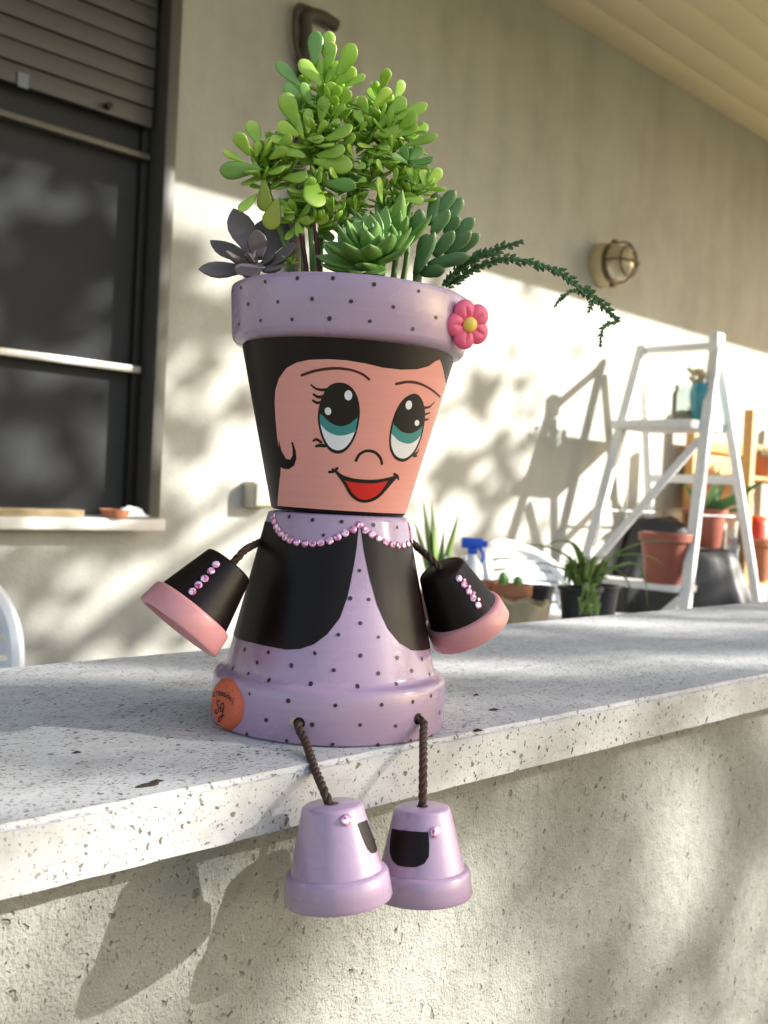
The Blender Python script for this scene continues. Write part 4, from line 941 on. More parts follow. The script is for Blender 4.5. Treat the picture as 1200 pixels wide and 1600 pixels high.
# clay flower on the rim
fa_, fz_ = head.hit(717, 507); fn = head.N_(fa_, fz_); fp = head.P(fa_, fz_, .0045)
fn = (fn + (CAM - fp).normalized() * 1.2).normalized()
FMx = frame_m(fp, fn, _R) @ Matrix.Scale(1.22, 4)
cf = obj('clay_flower', MB().lathe([(.0002, -.003), (.005, -.003), (.005, .0015), (.0002, .002)], 16, FMx), M['clay_pink'], fig); cf['label'] = 'pink clay flower with yellow centre'
for k in range(5):
    a = 2 * PI * k / 5 + R(180); g = MB(); vs_ = []; nn, mm_ = 12, 18
    for i in range(nn + 1):
        for j in range(mm_):
            th, ph = PI * i / nn, 2 * PI * j / mm_
            x = .0052 * math.sin(th) * math.cos(ph); y = .0056 * math.sin(th) * math.sin(ph); z = .0030 * math.cos(th)
            z -= .0014 * max(0, 1 - abs(y) / .0011) * (.9 if z > 0 else 0) * max(0, min(1, (.003 - x) / .004))      # crease pressed from the centre
            vs_.append(FMx @ Matrix.Rotation(a, 4, 'Z') @ V((x + .0068, y, z + .0018)))
    g.add(vs_, [(i * mm_ + j, (i + 1) * mm_ + j, (i + 1) * mm_ + (j + 1) % mm_, i * mm_ + (j + 1) % mm_) for i in range(nn) for j in range(mm_)]); obj('petal', g, M['clay_pink'], cf, sharp=0)
g = MB().lathe([(.0037 * math.cos(t), .0035 + .0030 * math.sin(t)) for t in [PI / 2 * i / 8 for i in range(9)]], 20, FMx); obj('flower_centre', g, M['clay_yellow'], cf, sharp=0)

# ---- cords and small pots for hands and feet
def rope(path, r, name, parent, turns_per_m=75):
    P_ = bez(path, 14); n = len(P_); g = MB(); x = (P_[1] - P_[0]).orthogonal().normalized(); L = 0; fr_ = []
    for i, p in enumerate(P_):
        t = (P_[min(i + 1, n - 1)] - P_[max(i - 1, 0)]).normalized(); x = (x - t * x.dot(t)).normalized()
        if i: L += (p - P_[i - 1]).length
        fr_.append((p, x.copy(), t.cross(x), L))
    for s_ in range(3):
        g.tube([p + (x * math.cos(2 * PI * (s_ / 3 + l * turns_per_m)) + y * math.sin(2 * PI * (s_ / 3 + l * turns_per_m))) * r * .52 for p, x, y, l in fr_], r * .56, 8)
    return obj(name, g, M['rope'], parent, sharp=0)
SH, SR0, SR1 = .0455, .0148, .0264; SZ = .0315
SPROF = [(0, 0), (SR0 - .0012, 0), (SR0 - .0002, .0007), (SR0 + .0003, .002), (.0222, SZ - .001), (.0226, SZ), (.0222, SZ + .002), (.0195, SZ + .002), (.0125, .004), (0, .004)]
RPROF = [(.0215, SZ - .0002), (.0232, SZ), (.0247, SZ + .0008), (.0253, SZ + .0022), (SR1, SH - .0012), (SR1 - .0006, SH), (.0236, SH), (.0226, SH - .001), (.0205, SZ + .001)]
SOUT = [(0, SR0), (SZ - .001, .0222), (SZ + .001, .0250), (SH, SR1)]
def small_pot(nm, a, b, mats, label):                         # a: middle of the narrow end, b: where the rim end lies
    m_ = frame_m(a, b - a, _R)
    o = obj(nm, MB().lathe(SPROF, 64, m_, .0015), mats[0], fig, sharp=50); o['label'] = label
    obj('rim', MB().lathe(RPROF, 64, m_, .0015), mats[1], o, sharp=50)
    g = MB().lathe([(.0003, -.0003), (.0032, -.0003)], 14, m_); obj('cord_hole', g, M['ink'], o)
    return o, Turned(m_, SOUT), m_
ZL, ZRt = .573, .640
LZ = 1.0
def ends(pa, Za, pb, Zb): return at(*pa, Za), at(*pb, Zb)
a, b = ends((359, 882), ZL + .004, (282, 976), ZL - .008)
hl_, hs, hm = small_pot('hand', a, b, (M['black'], M['pink']), 'black pot hand with pink rim')
for (x, y) in ((266, 217), (251, 237), (232, 260), (213, 279), (195, 299)): gem_at(hs, *hs.hit(*c4(x, y)), GM, hl_)
rope([FB + (at(428, 838, ZF) - at(512, 1130, ZF)) * 1.0 + (fc - FB) * 0 + V((0, 0, 0)) if False else at(432, 832, ZF + .0), at(410, 845, ZF - .01), at(385, 858, ZL + .012), at(366, 877, ZL + .006), a + (b - a).normalized() * .003], .0022, 'arm_cord', fig)
a, b = ends((689, 889), ZRt - .010, (739, 991), ZRt + .004)
hr_, hs, hm = small_pot('hand', a, b, (M['black'], M['pink']), 'black pot hand with pink rim')
for (x, y) in ((1000, 259), (1016, 278), (1030, 299), (1043, 318), (1058, 340)): gem_at(hs, *hs.hit(*c4(x, y)), GM, hr_)
for (x, y) in ((1017, 264), (1032, 284), (1046, 303), (1060, 322)): gem_at(hs, *hs.hit(*c4(x, y)), GM2, hr_)
rope([at(640, 845, ZF + .01), at(653, 856, ZF + .015), at(668, 868, ZRt - .008), at(682, 882, ZRt - .010), a + (b - a).normalized() * .003], .0022, 'arm_cord', fig)
# feet hang in front of the slab
ZA, ZB = .497, .541
a, b = ends((519, 1256), ZA + .002, (529, 1404), ZA)
fl_, fs1, fm1 = small_pot('foot', a, b, (M['lilac'], M['lilac']), 'lilac pot foot hanging in front of the slab')
g1 = px_patch(fs1, [c5(*p) for p in [(500, 652), (520, 645), (545, 633), (560, 670), (580, 725), (596, 775), (592, 795), (570, 800), (552, 780), (535, 745), (515, 695)]], .0002, grid=.0015); obj('shoe_tongue', g1, M['black'], fl_)
gem_at(fs1, *fs1.hit(541, 1281), gem_mesh(.0028), fl_)
h0 = body.P(*body.hit(*c5(213, 158)), -.002)
rope([h0, body.P(*body.hit(*c5(218, 175)), .0032), at(*c5(245, 250), .548), at(*c5(290, 380), .523), at(*c5(335, 490), .505), a + (b - a).normalized() * .004], .0023, 'leg_cord', fig)
a, b = ends((660, 1260), ZB + .002, (660, 1402), ZB)
fr2, fs2, fm2 = small_pot('foot', a, b, (M['lilac'], M['lilac']), 'lilac pot foot hanging in front of the slab')
g1 = px_patch(fs2, [c5(*p) for p in [(672, 676), (730, 686), (790, 692), (850, 695), (855, 760), (853, 815), (832, 850), (790, 868), (745, 868), (700, 860), (672, 832), (660, 790), (664, 730)]], .0002, grid=.0015); obj('shoe_tongue', g1, M['black'], fr2)
gem_at(fs2, *fs2.hit(680, 1300), gem_mesh(.0028), fr2)
h0 = body.P(*body.hit(*c5(798, 136)), -.002)
rope([h0, body.P(*body.hit(*c5(806, 150)), .0030), at(*c5(826, 215), .574), at(*c5(826, 330), .556), at(*c5(824, 460), .546), a + (b - a).normalized() * .004], .0023, 'leg_cord', fig)

# ================================================================== THE SUCCULENTS IN THE HEAD
POTC = HM @ V((0, 0, HH - .011))
def soilpt(x, y, Z):                                          # foot of a stem, kept inside the pot
    q = at(x, y, Z); d = q - POTC; d.z = 0
    if d.length > .056: d *= .056 / d.length
    return POTC + d + V((0, 0, -.001))
def leaf_mesh(nm, L, prof, thick, mat, cup=.0, tipcurl=.0, seg=10, keel=0.0):
    g = MB(); vs_ = []; n = len(prof)
    for i, (t, wd) in enumerate(prof):
        z = t * L; cy = cup * L * t * t
        th = thick * (wd / max(p[1] for p in prof)) ** .6
        for k in range(seg):
            a = 2 * PI * k / seg; x, y = wd / 2 * math.cos(a), th / 2 * math.sin(a)
            if y > 0: y *= .45
            y += -keel * (1 - (2 * x / max(wd, 1e-6)) ** 2) * wd + cup * .9 * (x * x) / max(wd, 1e-6)
            vs_.append(V((x, y + cy, z)))
    g.add(vs_, [(i * seg + k, i * seg + (k + 1) % seg, (i + 1) * seg + (k + 1) % seg, (i + 1) * seg + k) for i in range(n - 1) for k in range(seg)] + [tuple(range(seg))[::-1], tuple((n - 1) * seg + k for k in range(seg))])
    return mesh(nm, g, mat, 0)
OB = [(0, .0018), (.12, .0027), (.3, .0045), (.5, .0061), (.66, .0069), (.80, .0066), (.91, .0048), (.975, .0025), (1, .0007)]
def ob(s): return [(t, w_ * s) for t, w_ in OB]
JM = {k: [leaf_mesh('leaf', JL * sc, ob(ws), .0024, M[k], cu) for sc, ws, cu in ((1, 1, .10), (.88, .95, .18), (1.12, .95, .02))] for k in ('jade', 'jade_blue', 'jade_yellow')}
def rosette(plant, c, axis, n, size, meshes, spread=(12, 95), stemdrop=.010, az0=None, jitter=8, join=None):
    axis = V(axis).normalized(); ref = axis.orthogonal()
    for i in range(n):
        f = i / max(1, n - 1); a = (az0 or random.random() * 6) + i * 2.399963 + random.uniform(-.2, .2)
        pol = R(spread[0] + (spread[1] - spread[0]) * f ** .8 + random.uniform(-jitter, jitter))
        rad = (Matrix.Rotation(a, 3, axis) @ ref).normalized(); d = axis * math.cos(pol) + rad * math.sin(pol)
        s = size * (.6 + .4 * min(1, f * 2.2)) * random.uniform(.88, 1.12)
        inward = axis * math.sin(pol) - rad * math.cos(pol)   # upper side of the leaf
        y = inward; x = y.cross(d)
        p = c - axis * stemdrop * f + d * .0006
        m_ = Matrix(((x.x, y.x, d.x, p.x), (x.y, y.y, d.y, p.y), (x.z, y.z, d.z, p.z), (0, 0, 0, 1))) @ Matrix.Scale(s, 4)
        if join is None: inst('leaf', random.choice(meshes), plant, m_)
        else:
            me = random.choice(meshes); join.add([m_ @ v.co for v in me.vertices], [list(p.vertices) for p in me.polygons])
def xyz(dx, dy, dz=0): return _R * dx + _U * dy - _F * dz       # direction: right, up, towards the camera
jp_ = soilpt(520, 430, ZF); jade = thing('jade_succulent', 'tall bright green succulent with spoon shaped leaves on stems', 'succulent', jp_)
Zc = ZF - .012
ros = [  # centre px, depth, axis, n, size, kind, foot px
    ((508, 128), .010, (.05, 1, .45), 9, 1.35, 'jade', (500, 430)), ((503, 160), .012, (-.05, 1, .5), 8, 1.25, 'jade', None),
    ((490, 205), .004, (.05, .8, .7), 10, 1.35, 'jade', (505, 430)), ((472, 170), .014, (-.5, .8, .3), 6, 1.2, 'jade_blue', None),
    ((602, 175), .012, (.12, 1, .5), 10, 1.35, 'jade', (560, 430)), ((628, 192), .012, (.6, .6, .5), 8, 1.25, 'jade', None), ((572, 195), .010, (-.3, .8, .6), 8, 1.0, 'jade', None),
    ((402, 245), .004, (-.25, .8, .6), 9, 1.25, 'jade', (480, 432)), ((428, 230), .012, (.1, .9, .4), 7, 1.1, 'jade', None),
    ((640, 250), .014, (.2, .8, .6), 8, 1.05, 'jade_blue', (610, 432)), ((655, 285), .010, (.5, .6, .6), 9, 1.05, 'jade', (620, 432)), ((565, 258), .006, (.0, .8, .7), 8, .8, 'jade_blue', (560, 430)),
    ((484, 290), -.004, (-.1, .7, .7), 8, 1.1, 'jade', (500, 432)), ((458, 330), -.004, (-.3, .4, .8), 9, .9, 'jade', (478, 432)), ((545, 300), .014, (.1, .8, .5), 9, 1.05, 'jade', (548, 432)), ((520, 258), .014, (.2, .8, .5), 9, 1.25, 'jade', None), ((600, 300), .016, (.1, .8, .4), 8, 1.0, 'jade', (595, 430)),
    ((450, 262), .012, (-.2, .7, .6), 8, 1.2, 'jade', None), ((505, 330), .016, (0, .7, .5), 8, 1.05, 'jade_blue', (505, 432)), ((615, 235), .016, (.1, .8, .5), 8, 1.05, 'jade', None), ((555, 225), .018, (-.1, .9, .4), 8, 1.1, 'jade', None), ((525, 175), .018, (.3, .8, .4), 8, 1.15, 'jade', None)]
NR = len(ros); inner = MB(); fill = [((max(395, min(660, r_[0][0] + random.uniform(-20, 20))), r_[0][1] + random.uniform(-6, 30)), random.uniform(-.004, .020), (random.uniform(-.5, .5), .8, random.uniform(.3, .9)), 8, random.uniform(.8, 1.05), random.choice(('jade', 'jade', 'jade_blue')), None) for r_ in ros * 2]
ros += [((478, 145), .012, (-.3, .9, .5), 8, 1.2, 'jade', None), ((540, 135), .014, (.4, .9, .4), 8, 1.2, 'jade', None), ((590, 150), .016, (-.2, 1, .4), 8, 1.1, 'jade', None), ((645, 205), .014, (.8, .5, .4), 7, 1.1, 'jade', None), ((420, 262), .008, (-.4, .6, .6), 8, 1.1, 'jade', None), ((440, 235), .016, (.1, .9, .3), 8, 1.15, 'jade', None),
        ((480, 240), .012, (-.1, .8, .6), 9, 1.2, 'jade', None), ((515, 228), .008, (.3, .7, .7), 8, 1.15, 'jade', None), ((530, 285), .008, (.1, .7, .7), 8, 1.1, 'jade', None), ((580, 275), .014, (.1, .8, .5), 8, 1.0, 'jade', None), ((470, 310), .008, (-.2, .6, .7), 8, 1.0, 'jade', None), ((630, 300), .016, (.3, .7, .5), 9, 1.05, 'jade', None), ((560, 330), .020, (.0, .8, .4), 8, 1.0, 'jade_blue', None), ((530, 350), .022, (-.1, .8, .4), 8, 1.0, 'jade_blue', None), ((615, 340), .022, (.1, .8, .4), 9, 1.0, 'jade_blue', None)]
stems = []
ros += fill
for (px, dz, ax, n, size, kind, foot) in ros:
    c = at(px[0], px[1], Zc + dz); ax = xyz(*ax); rosette(jade, c, ax, n, size, JM[kind], join=inner if len(stems) >= NR else None)
    if foot:
        f0 = soilpt(foot[0], foot[1], Zc + dz * .3 + .008)
        obj('stem', MB().tube(bez([f0, f0.lerp(c, .45) + V((random.uniform(-.006, .006), random.uniform(-.006, .006), 0)), c - ax.normalized() * .012, c], 6), [.0021 - .0009 * i / 18 for i in range(19)], 8), M['stem_green'], jade, sharp=0)
    stems.append((c, ax))
obj('inner_leaves', inner, M['jade_inner'], jade, sharp=0)['kind'] = 'stuff'
for (i, j) in ((1, 0), (3, 2), (5, 4), (6, 4), (8, 7), (15, 2), (17, 7), (19, 4), (20, 4), (21, 2)):
    a, b = stems[i][0], stems[j][0] - stems[j][1].normalized() * .02
    obj('stem', MB().tube([b, b.lerp(a, .5) - V((0, 0, .002)), a], .0012, 7), M['stem_green'], jade, sharp=0)
def one_leaf(plant, tip, base, me, L, w=1, face=None):
    d = tip - base; s = d.length / L; d.normalize(); up = V(face) if face is not None else (CAM - base); y = -(up - d * up.dot(d)).normalized() * -1; x = y.cross(d)
    m_ = Matrix(((x.x * s * w, y.x * s, d.x * s, base.x), (x.y * s * w, y.y * s, d.y * s, base.y), (x.z * s * w, y.z * s, d.z * s, base.z), (0, 0, 0, 1))); return inst('leaf', me, plant, m_)
cj = lambda x, y: (300 + x / 3, 30 + y / 3)
JW = leaf_mesh('leaf', JL, ob(1.12), .0027, M['jade'], .08); JB = leaf_mesh('leaf', JL, ob(1.12), .0027, M['jade_blue'], .08); JY = leaf_mesh('leaf', JL, ob(1.15), .0028, M['jade_yellow'], .05)
def cl(bx, by, tx, ty, w_, k='g', dz=0):
    rj = lambda q: random.uniform(-q, q)
    t_, b_ = at(*cj(tx, ty), Zc - .004 + dz + rj(.006)), at(*cj(bx, by), Zc - .001 + dz)
    one_leaf(jade, t_, b_, {'g': JW, 'b': JB, 'y': JY}[k], JL, w_, face=(CAM - b_).normalized() + V((rj(.55), rj(.55), .35 + rj(.5))))
for q in ((575, 215, 584, 62, .85, 'b'), (640, 170, 642, 60, 1), (645, 225, 645, 110, 1.2), (680, 270, 768, 120, 1), (605, 310, 503, 196, .85), (608, 260, 590, 193, .9), (625, 300, 682, 203, .8), (670, 305, 767, 233, 1), (720, 315, 815, 266, .7),
          (505, 310, 396, 208, .75, 'b'), (555, 400, 510, 297, .9, 'b'), (512, 370, 430, 308, 1, 'b'), (650, 390, 652, 292, 1.25), (700, 410, 728, 320, 1.3), (495, 505, 428, 348, .95), (600, 485, 628, 362, 1.2), (520, 560, 473, 428, .65), (545, 535, 545, 423, .8), (655, 455, 686, 388, .8), (665, 465, 720, 400, .6), (588, 535, 628, 472, .7), (640, 510, 692, 472, 1.0), (615, 565, 758, 515, 1.05), (540, 560, 620, 566, .8), (500, 545, 398, 492, 1.0), (470, 575, 365, 560, .8),
          (893, 325, 915, 228, 1), (955, 375, 985, 288, 1.05), (850, 415, 928, 325, 1.15), (915, 445, 1005, 375, 1.15), (940, 472, 1106, 406, .65), (878, 475, 914, 396, .7), (860, 515, 942, 446, .75), (855, 545, 993, 520, .75), (822, 445, 788, 358, 1), (805, 495, 763, 433, .9), (785, 525, 820, 480, .8), (842, 505, 830, 453, .8), (970, 505, 1060, 452, 1.15), (970, 545, 1060, 500, 1), (1000, 592, 1156, 548, .5), (850, 600, 772, 590, .6),
          (315, 585, 268, 480, 1.1), (268, 635, 207, 530, 1.1, 'g', -.004), (300, 645, 312, 575, 1.1), (340, 640, 372, 555, 1.0), (250, 672, 143, 618, .55), (318, 702, 130, 708, .8, 'b'), (355, 722, 438, 704, .9), (395, 605, 472, 548, .9), (365, 655, 445, 600, .9),
          (530, 645, 388, 588, .85), (590, 635, 722, 618, .85), (570, 665, 756, 690, .8), (430, 742, 546, 745, .8), (610, 768, 772, 780, .7, 'b'), (555, 735, 578, 890, 1.05, 'g', -.006), (335, 755, 345, 902, 1.0, 'y', -.005), (400, 845, 360, 987, 1.05, 'y', -.006), (305, 820, 220, 907, .6), (408, 838, 452, 897, .9), (425, 930, 482, 930, 1.1), (490, 945, 562, 942, 1), (490, 950, 512, 1022, 1.1), (540, 930, 642, 945, .95, 'y'), (520, 900, 552, 868, .9), (560, 880, 642, 842, .8), (470, 822, 545, 815, .9), (620, 862, 682, 832, .9), (640, 885, 705, 880, .8),
          (1010, 665, 988, 593, 1.1, 'b'), (1022, 660, 1077, 603, 1.2, 'b'), (1022, 672, 1136, 664, .7, 'b'), (1008, 672, 930, 635, .7, 'b'), (1020, 688, 1112, 695, .5, 'b'), (1045, 775, 1062, 698, 1.3), (1092, 782, 1080, 703, 1.2), (1105, 772, 1166, 703, 1.1), (1030, 792, 1096, 785, .9), (1095, 797, 1192, 795, .45), (1000, 842, 1087, 857, .9), (918, 902, 992, 870, 1), (768, 702, 812, 680, 1.2), (780, 762, 816, 748, 1.4), (828, 690, 842, 655, 1.2), (890, 862, 868, 740, .7), (755, 640, 728, 585, .9), (948, 775, 962, 695, .8), (700, 590, 770, 545, .9), (690, 760, 640, 700, .9), (860, 640, 930, 600, .9), (900, 720, 860, 660, .9)): cl(*q)

# green rosette
LAN = [(0, .0055), (.15, .0068), (.4, .0088), (.6, .0090), (.76, .0072), (.88, .0042), (.96, .0016), (1, .0003)]
RM = [leaf_mesh('leaf', .020, [(t, w_ * k) for t, w_ in LAN], .0036, M['rosette'], cu, keel=.05) for k, cu in ((1, .12), (.9, .18), (1.05, .06))]
rc = at(580, 402, ZF - .036); rp = thing('rosette_succulent', 'green rosette succulent with pointed leaves at the pot front', 'succulent', V((rc.x, rc.y, POTC.z)))
rosette(rp, rc, xyz(-.05, .75, .60), 36, 1.55, RM, (8, 88), .006, jitter=5)
rc2 = at(612, 395, ZF - .006); rp2 = thing('rosette_succulent', 'narrow leaved green rosette behind the larger rosette', 'succulent', V((rc2.x, rc2.y, POTC.z)))
NM = [leaf_mesh('leaf', .020, [(t, w_ * .55) for t, w_ in LAN], .0025, M['rosette'], .05)]
rosette(rp2, rc2, xyz(.0, 1, .2), 26, 1.9, NM, (4, 62), .004, jitter=6)
# small green ground plant by the ghost plant
gc = at(455, 408, ZF - .03); gp = thing('small_succulent', 'tiny green succulent low beside the grey rosette', 'succulent', V((gc.x, gc.y, POTC.z)))
rosette(gp, gc, xyz(.1, .8, .5), 10, .55, JM['jade'], (15, 85), .004)

# finger-leaved succulent
FP = [(0, .0026), (.15, .0048), (.4, .0060), (.68, .0063), (.84, .0050), (.94, .0028), (1, .0004)]
FMm = [leaf_mesh('leaf', .016, FP, .0072, M['finger'], .06)]
c2_ = lambda x, y: (620 + x / 3.1579, 270 + y / 3.1579)
fb = soilpt(655, 425, ZF - .015); fi = thing('finger_succulent', 'dark blue green succulent with plump finger leaves', 'succulent', fb)
st_end = at(*c2_(190, 330), ZF - .012)
obj('stem', MB().tube(bez([fb, at(*c2_(110, 430), ZF - .012), st_end], 6), .0028, 8), M['stem_green'], fi, sharp=0)
for (tx, ty, bx, by, dz) in ((200, 95, 165, 260, .008), (290, 85, 200, 200, .006), (325, 125, 250, 230, .010), (260, 180, 175, 300, -.004), (312, 218, 235, 300, .002), (385, 225, 285, 310, .006), (285, 285, 185, 410, -.010), (370, 290, 235, 400, -.006), (412, 300, 275, 405, .0), (118, 175, 95, 320, -.004), (190, 290, 90, 500, -.014), (365, 410, 155, 455, -.010), (240, 480, 110, 490, -.006), (150, 300, 110, 420, .004), (330, 330, 240, 430, .004)):
    t_, b_ = at(*c2_(tx, ty), ZF - .016 + dz), at(*c2_(bx, by), ZF - .010 + dz * .6); one_leaf(fi, t_, b_, FMm[0], .016, 1.3 * min(1.0, .0165 / (t_ - b_).length * .95))

# grey purple rosette on the left
GP = [(0, .0045), (.2, .0072), (.45, .0110), (.62, .0118), (.78, .0098), (.9, .0058), (.97, .0022), (1, .0004)]
GMh = leaf_mesh('leaf', .020, GP, .0042, M['ghost'], .10, keel=.07)
gb = at(392, 412, ZF - .030); gh = thing('grey_succulent', 'grey purple rosette succulent leaning over the left rim', 'succulent', V((gb.x, gb.y, POTC.z)))
for (tx, ty, bx, by, Zb, Zt, w_) in ((190, 900, 290, 1110, -.010, -.006, 1.05), (300, 985, 310, 1130, -.018, -.022, .95), (440, 950, 330, 1120, -.006, .004, 1.0), (500, 1072, 330, 1160, -.022, -.034, .95), (32, 1190, 260, 1165, -.024, -.030, .9), (152, 1103, 270, 1150, -.022, -.038, .75), (205, 1200, 330, 1150, -.034, -.046, 1.0), (365, 940, 310, 1110, .0, .008, 1.0), (255, 1100, 300, 1160, -.028, -.040, .8), (420, 1180, 320, 1160, -.026, -.040, .8), (90, 1060, 280, 1130, -.004, .012, .8)):
    t_, b_ = at(*cj(tx, ty), ZF + Zt), at(*cj(bx, by), ZF + Zb); one_leaf(gh, t_, b_, GMh, .020, 1.25 * w_ * min(1, .020 / (t_ - b_).length * 1.15), face=xyz(.1, .7, .8))
obj('stem', MB().tube([V((gb.x, gb.y, POTC.z - .002)), at(*cj(310, 1150), ZF - .024)], .0024, 8), M['stem_green'], gh)
rosette(gh, at(*cj(300, 1150), ZF - .026), xyz(.1, .8, .6), 9, .62, [GMh], (15, 95), .003)
# dark bare stems
ds = thing('bare_stems', 'two thin dark bare stems between the succulents', 'stems', soilpt(490, 425, ZF - .03))
for pts in (((480, 428), (476, 400), (470, 365)), ((500, 426), (497, 400), (492, 350))): obj('stem', MB().tube(bez([at(*p, ZF - .026) for p in pts], 5), .0014, 7), M['brow'], ds)

# chain-like trailing stems
ch = thing('chain_succulent', 'trailing chain succulent arching out over the right rim', 'succulent', soilpt(690, 440, ZF - .01))
def chain(pts, Z0, Z1, r, nm='stem'):
    n = len(pts); P_ = bez([at(*c2_(x, y), Z0 + (Z1 - Z0) * i / (n - 1)) for i, (x, y) in enumerate(pts)], 10); sm = obj(nm, MB().tube(P_, r * .35, 6), M['chain'], ch, sharp=0)
    g = MB(); L = 0; x = (P_[1] - P_[0]).orthogonal().normalized(); acc = 0; rank = 0
    for i in range(1, len(P_)):
        t = (P_[i] - P_[i - 1]); l = t.length; t.normalize(); x = (x - t * x.dot(t)).normalized(); y = t.cross(x); acc += l
        while acc > r * .62:
            acc -= r * .62; rank += 1; taper = .55 + .45 * min(1, (len(P_) - i) / 12)
            for k in range(2):
                a = PI * k + (rank % 2) * PI / 2 + random.uniform(-.25, .25); rad = x * math.cos(a) + y * math.sin(a); sd = t.cross(rad)
                b = P_[i] - t * acc; s = r * taper * random.uniform(.6, 1.45)
                tipp = b + rad * s * 1.05 + t * s * random.uniform(.5, 1.0)
                g.add([b - sd * s * .38 + rad * r * .2, b + sd * s * .38 + rad * r * .2, tipp, b + rad * s * .62 + t * s * .05 - t * s * .25, b + rad * s * .5 + t * s * .75], [(0, 1, 3), (1, 2, 3), (2, 0, 3), (0, 4, 1), (1, 4, 2), (2, 4, 0)], False)
    obj('scale_leaves', g, M['chain'], ch, sharp=0)['kind'] = 'stuff'
chain([(225, 556), (290, 500), (350, 440), (430, 398), (520, 368), (625, 336)], ZF - .012, ZF - .03, .0030)
chain([(240, 560), (320, 515), (400, 470), (470, 440), (530, 425), (650, 440), (780, 480), (880, 550), (980, 620), (1050, 690), (1098, 735)], ZF - .01, ZF - .02, .0030)
chain([(250, 545), (300, 470), (370, 420), (450, 410), (500, 395)], ZF - .016, ZF - .02, .0028)
chain([(280, 550), (360, 480), (420, 455), (470, 460)], ZF - .014, ZF - .02, .0026)
chain([(905, 585), (860, 585), (810, 620), (778, 660)], ZF - .018, ZF - .022, .0017)
chain([(970, 625), (960, 655), (945, 690)], ZF - .019, ZF - .022, .0019)
chain([(1090, 735), (1045, 745), (1012, 780), (1003, 860)], ZF - .02, ZF - .024, .0017)

# ================================================================== THE TREE THAT SHADES THE TERRACE (out of frame, to the right)
A_ = V((math.sin(R(45)), math.cos(R(45)), 0)); B_ = SUN.cross(A_) * -1
if B_.z < 0: B_ = -B_
def ab(p): q = p - CAM; return q.dot(A_), q.dot(B_)
# openings in the crown: a point that sunlight reaches through it, the opening's radius, how much foliage is left in it
gaps = [(on_n(560, 1215, N1), .030, .3), (on_n(120, 1360, N1), .045, .1), (on_n(300, 1460, WF), .060, .52), (on_n(1060, 1250, WF), .044, 0), (on_n(20, 1520, WF), .05, .1), (on_n(1190, 1480, WF), .075, .05), (on_n(1000, 1560, WF), .03, .3),
        (on_z(1000, 975, TOPZ), .09, .12), (on_z(150, 1200, TOPZ), .05, .4), (on_z(1120, 1020, TOPZ), .08, .2), (on_z(850, 1040, TOPZ), .06, .25), (on_z(1190, 960, TOPZ), .08, .3), (on_z(200, 1075, TOPZ), .06, .5), (on_z(760, 1010, TOPZ), .04, .2),
        (on_n(320, 300, WN), .10, 0), (on_n(640, 640, WN), .08, 0), (on_n(320, 860, WN), .10, 0), (on_n(780, 500, WN), .14, 0), (on_n(860, 520, WN), .14, 0)]
gaps = [(*ab(p), r, k) for p, r, k in gaps]
gaps.append((*ab(FB + V((0, 0, .345))), .10, .10))
blocks = [(FB + V((0, 0, .20)), .075), (FB + V((0, 0, .10)), .05)]
blocks = [(*ab(p), r) for p, r in blocks]
wall_left = ab(on_n(100, 600, WN)); wall_mid = ab(on_n(560, 600, WN)); wall_r = ab(on_n(820, 650, WN))
TR = CAM + SUN * 8.0 + A_ * 1.6
tr = thing('garden_tree', 'leafy garden tree casting dappled shade, outside the frame', 'tree', V((TR.x, TR.y, -.02)))
lv = MB(); rnd = random.Random(3)
holes = {}
for i in range(1500):
    a, b = rnd.uniform(1.6, 4.6), rnd.uniform(-1.2, 1.9); dens = (.85 if a < 3.0 else .75) + .9 * noise.noise(V((a * 1.9, b * 1.9, 9))) + max(0, a - 2.75) * .55
    if rnd.random() < dens:
        r = min(.09, .034 + rnd.expovariate(45)) if a > 3.0 else min(.07, .022 + rnd.expovariate(75))
        for ka in range(int((a - r) * 5), int((a + r) * 5) + 1):
            for kb in range(int((b - r) * 5 + 50), int((b + r) * 5 + 50) + 1): holes.setdefault((ka, kb), []).append((a, b, r * r, rnd.uniform(.7, 1.4)))
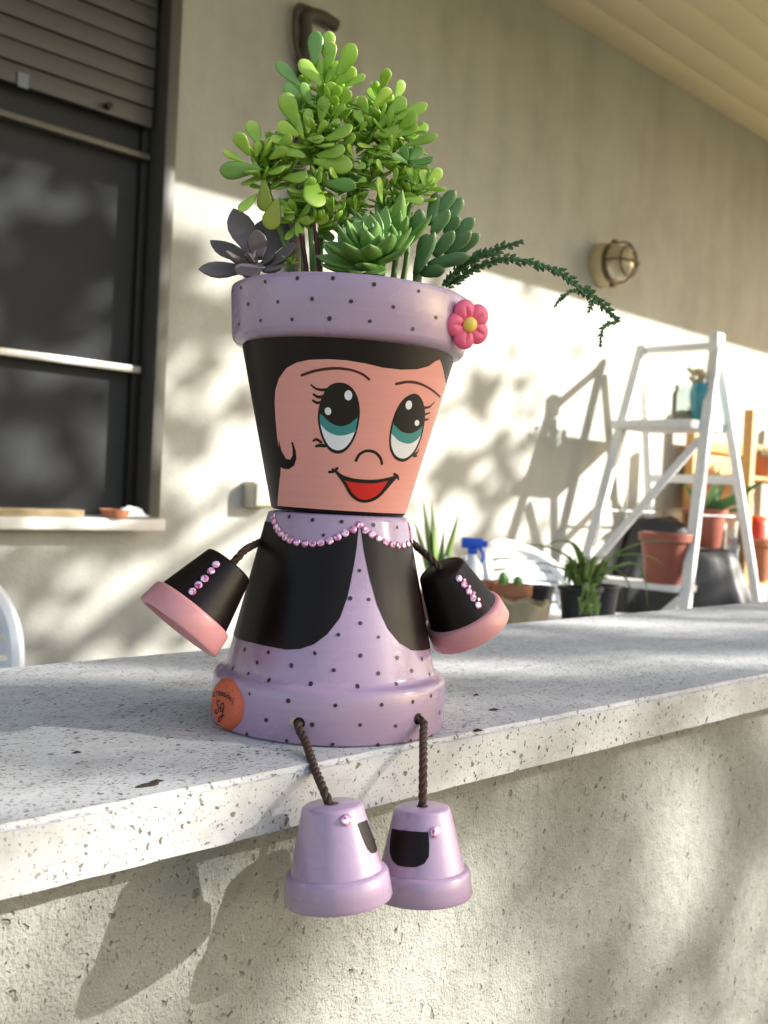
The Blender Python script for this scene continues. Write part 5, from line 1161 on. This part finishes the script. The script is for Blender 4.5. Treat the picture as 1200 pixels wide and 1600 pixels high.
def keep(a, b):
    for ga, gb_, r, k in gaps:
        if (a - ga) ** 2 + (b - gb_) ** 2 < (r * rnd.uniform(.85, 1.05)) ** 2: return rnd.random() < k
    if any((a - ga) ** 2 + (b - gb_) ** 2 < r * r for ga, gb_, r in blocks): return True
    if a > 4.0: return rnd.random() < (4.3 - a) * .5
    if a > 1.7: return not any((a - ga) ** 2 * q + (b - gb_) ** 2 / q < r2 for ga, gb_, r2, q in holes.get((int(a * 5), int(b * 5 + 50)), ()))
    return noise.noise(V((a * 2.4, b * 2.4, .3))) * .5 + noise.noise(V((a * 7.5, b * 7.5, 4))) * .7 > -.36
def leaf(a, b):
    c = CAM + A_ * a + B_ * b + SUN * (8.0 + rnd.uniform(-.7, .7))
    L, W_ = rnd.uniform(.055, .10), rnd.uniform(.032, .055)
    nn = (SUN + V((rnd.gauss(0, .45), rnd.gauss(0, .45), rnd.gauss(0, .45)))).normalized(); d = V((rnd.gauss(0, 1), rnd.gauss(0, 1), rnd.gauss(-.3, 1))); s_ = d.cross(nn)
    if s_.length < .1: return
    s_.normalize(); d = nn.cross(s_)
    lv.add([c - d * L / 2, c - s_ * W_ / 2, c + d * L / 2, c + s_ * W_ / 2], [(0, 1, 2, 3)], False)
for i in range(33000):
    a, b = rnd.uniform(-1.0, 4.6), rnd.uniform(-1.9, 1.9)
    if keep(a, b): leaf(a, b)
for i in range(15000):
    a, b = rnd.uniform(1.7, 4.2), rnd.uniform(-1.3, 1.9)
    if keep(a, b): leaf(a, b)
cr = obj('crown', lv, M['tree_leaf'], tr, sharp=0)
g = MB().tube(bez([V((TR.x, TR.y, -.05)), V((TR.x + .1, TR.y, 1.5)), V((TR.x, TR.y + .1, 3.0)), V((TR.x - .05, TR.y, 4.4))], 5), [.16 - .008 * i for i in range(16)], 12); obj('trunk', g, M['bark'], tr)
for k in range(9):
    a, b = -.6 + k * .65, rnd.uniform(-1.0, 1.2); e = CAM + A_ * a + B_ * b + SUN * 8.0; s0 = V((TR.x, TR.y + .05, rnd.uniform(2.6, 4.2)))
    obj('limb', MB().tube(bez([s0, s0.lerp(e, .5) + V((0, 0, .25)), e], 6), [.05 - .0032 * i for i in range(13)], 7), M['bark'], tr)
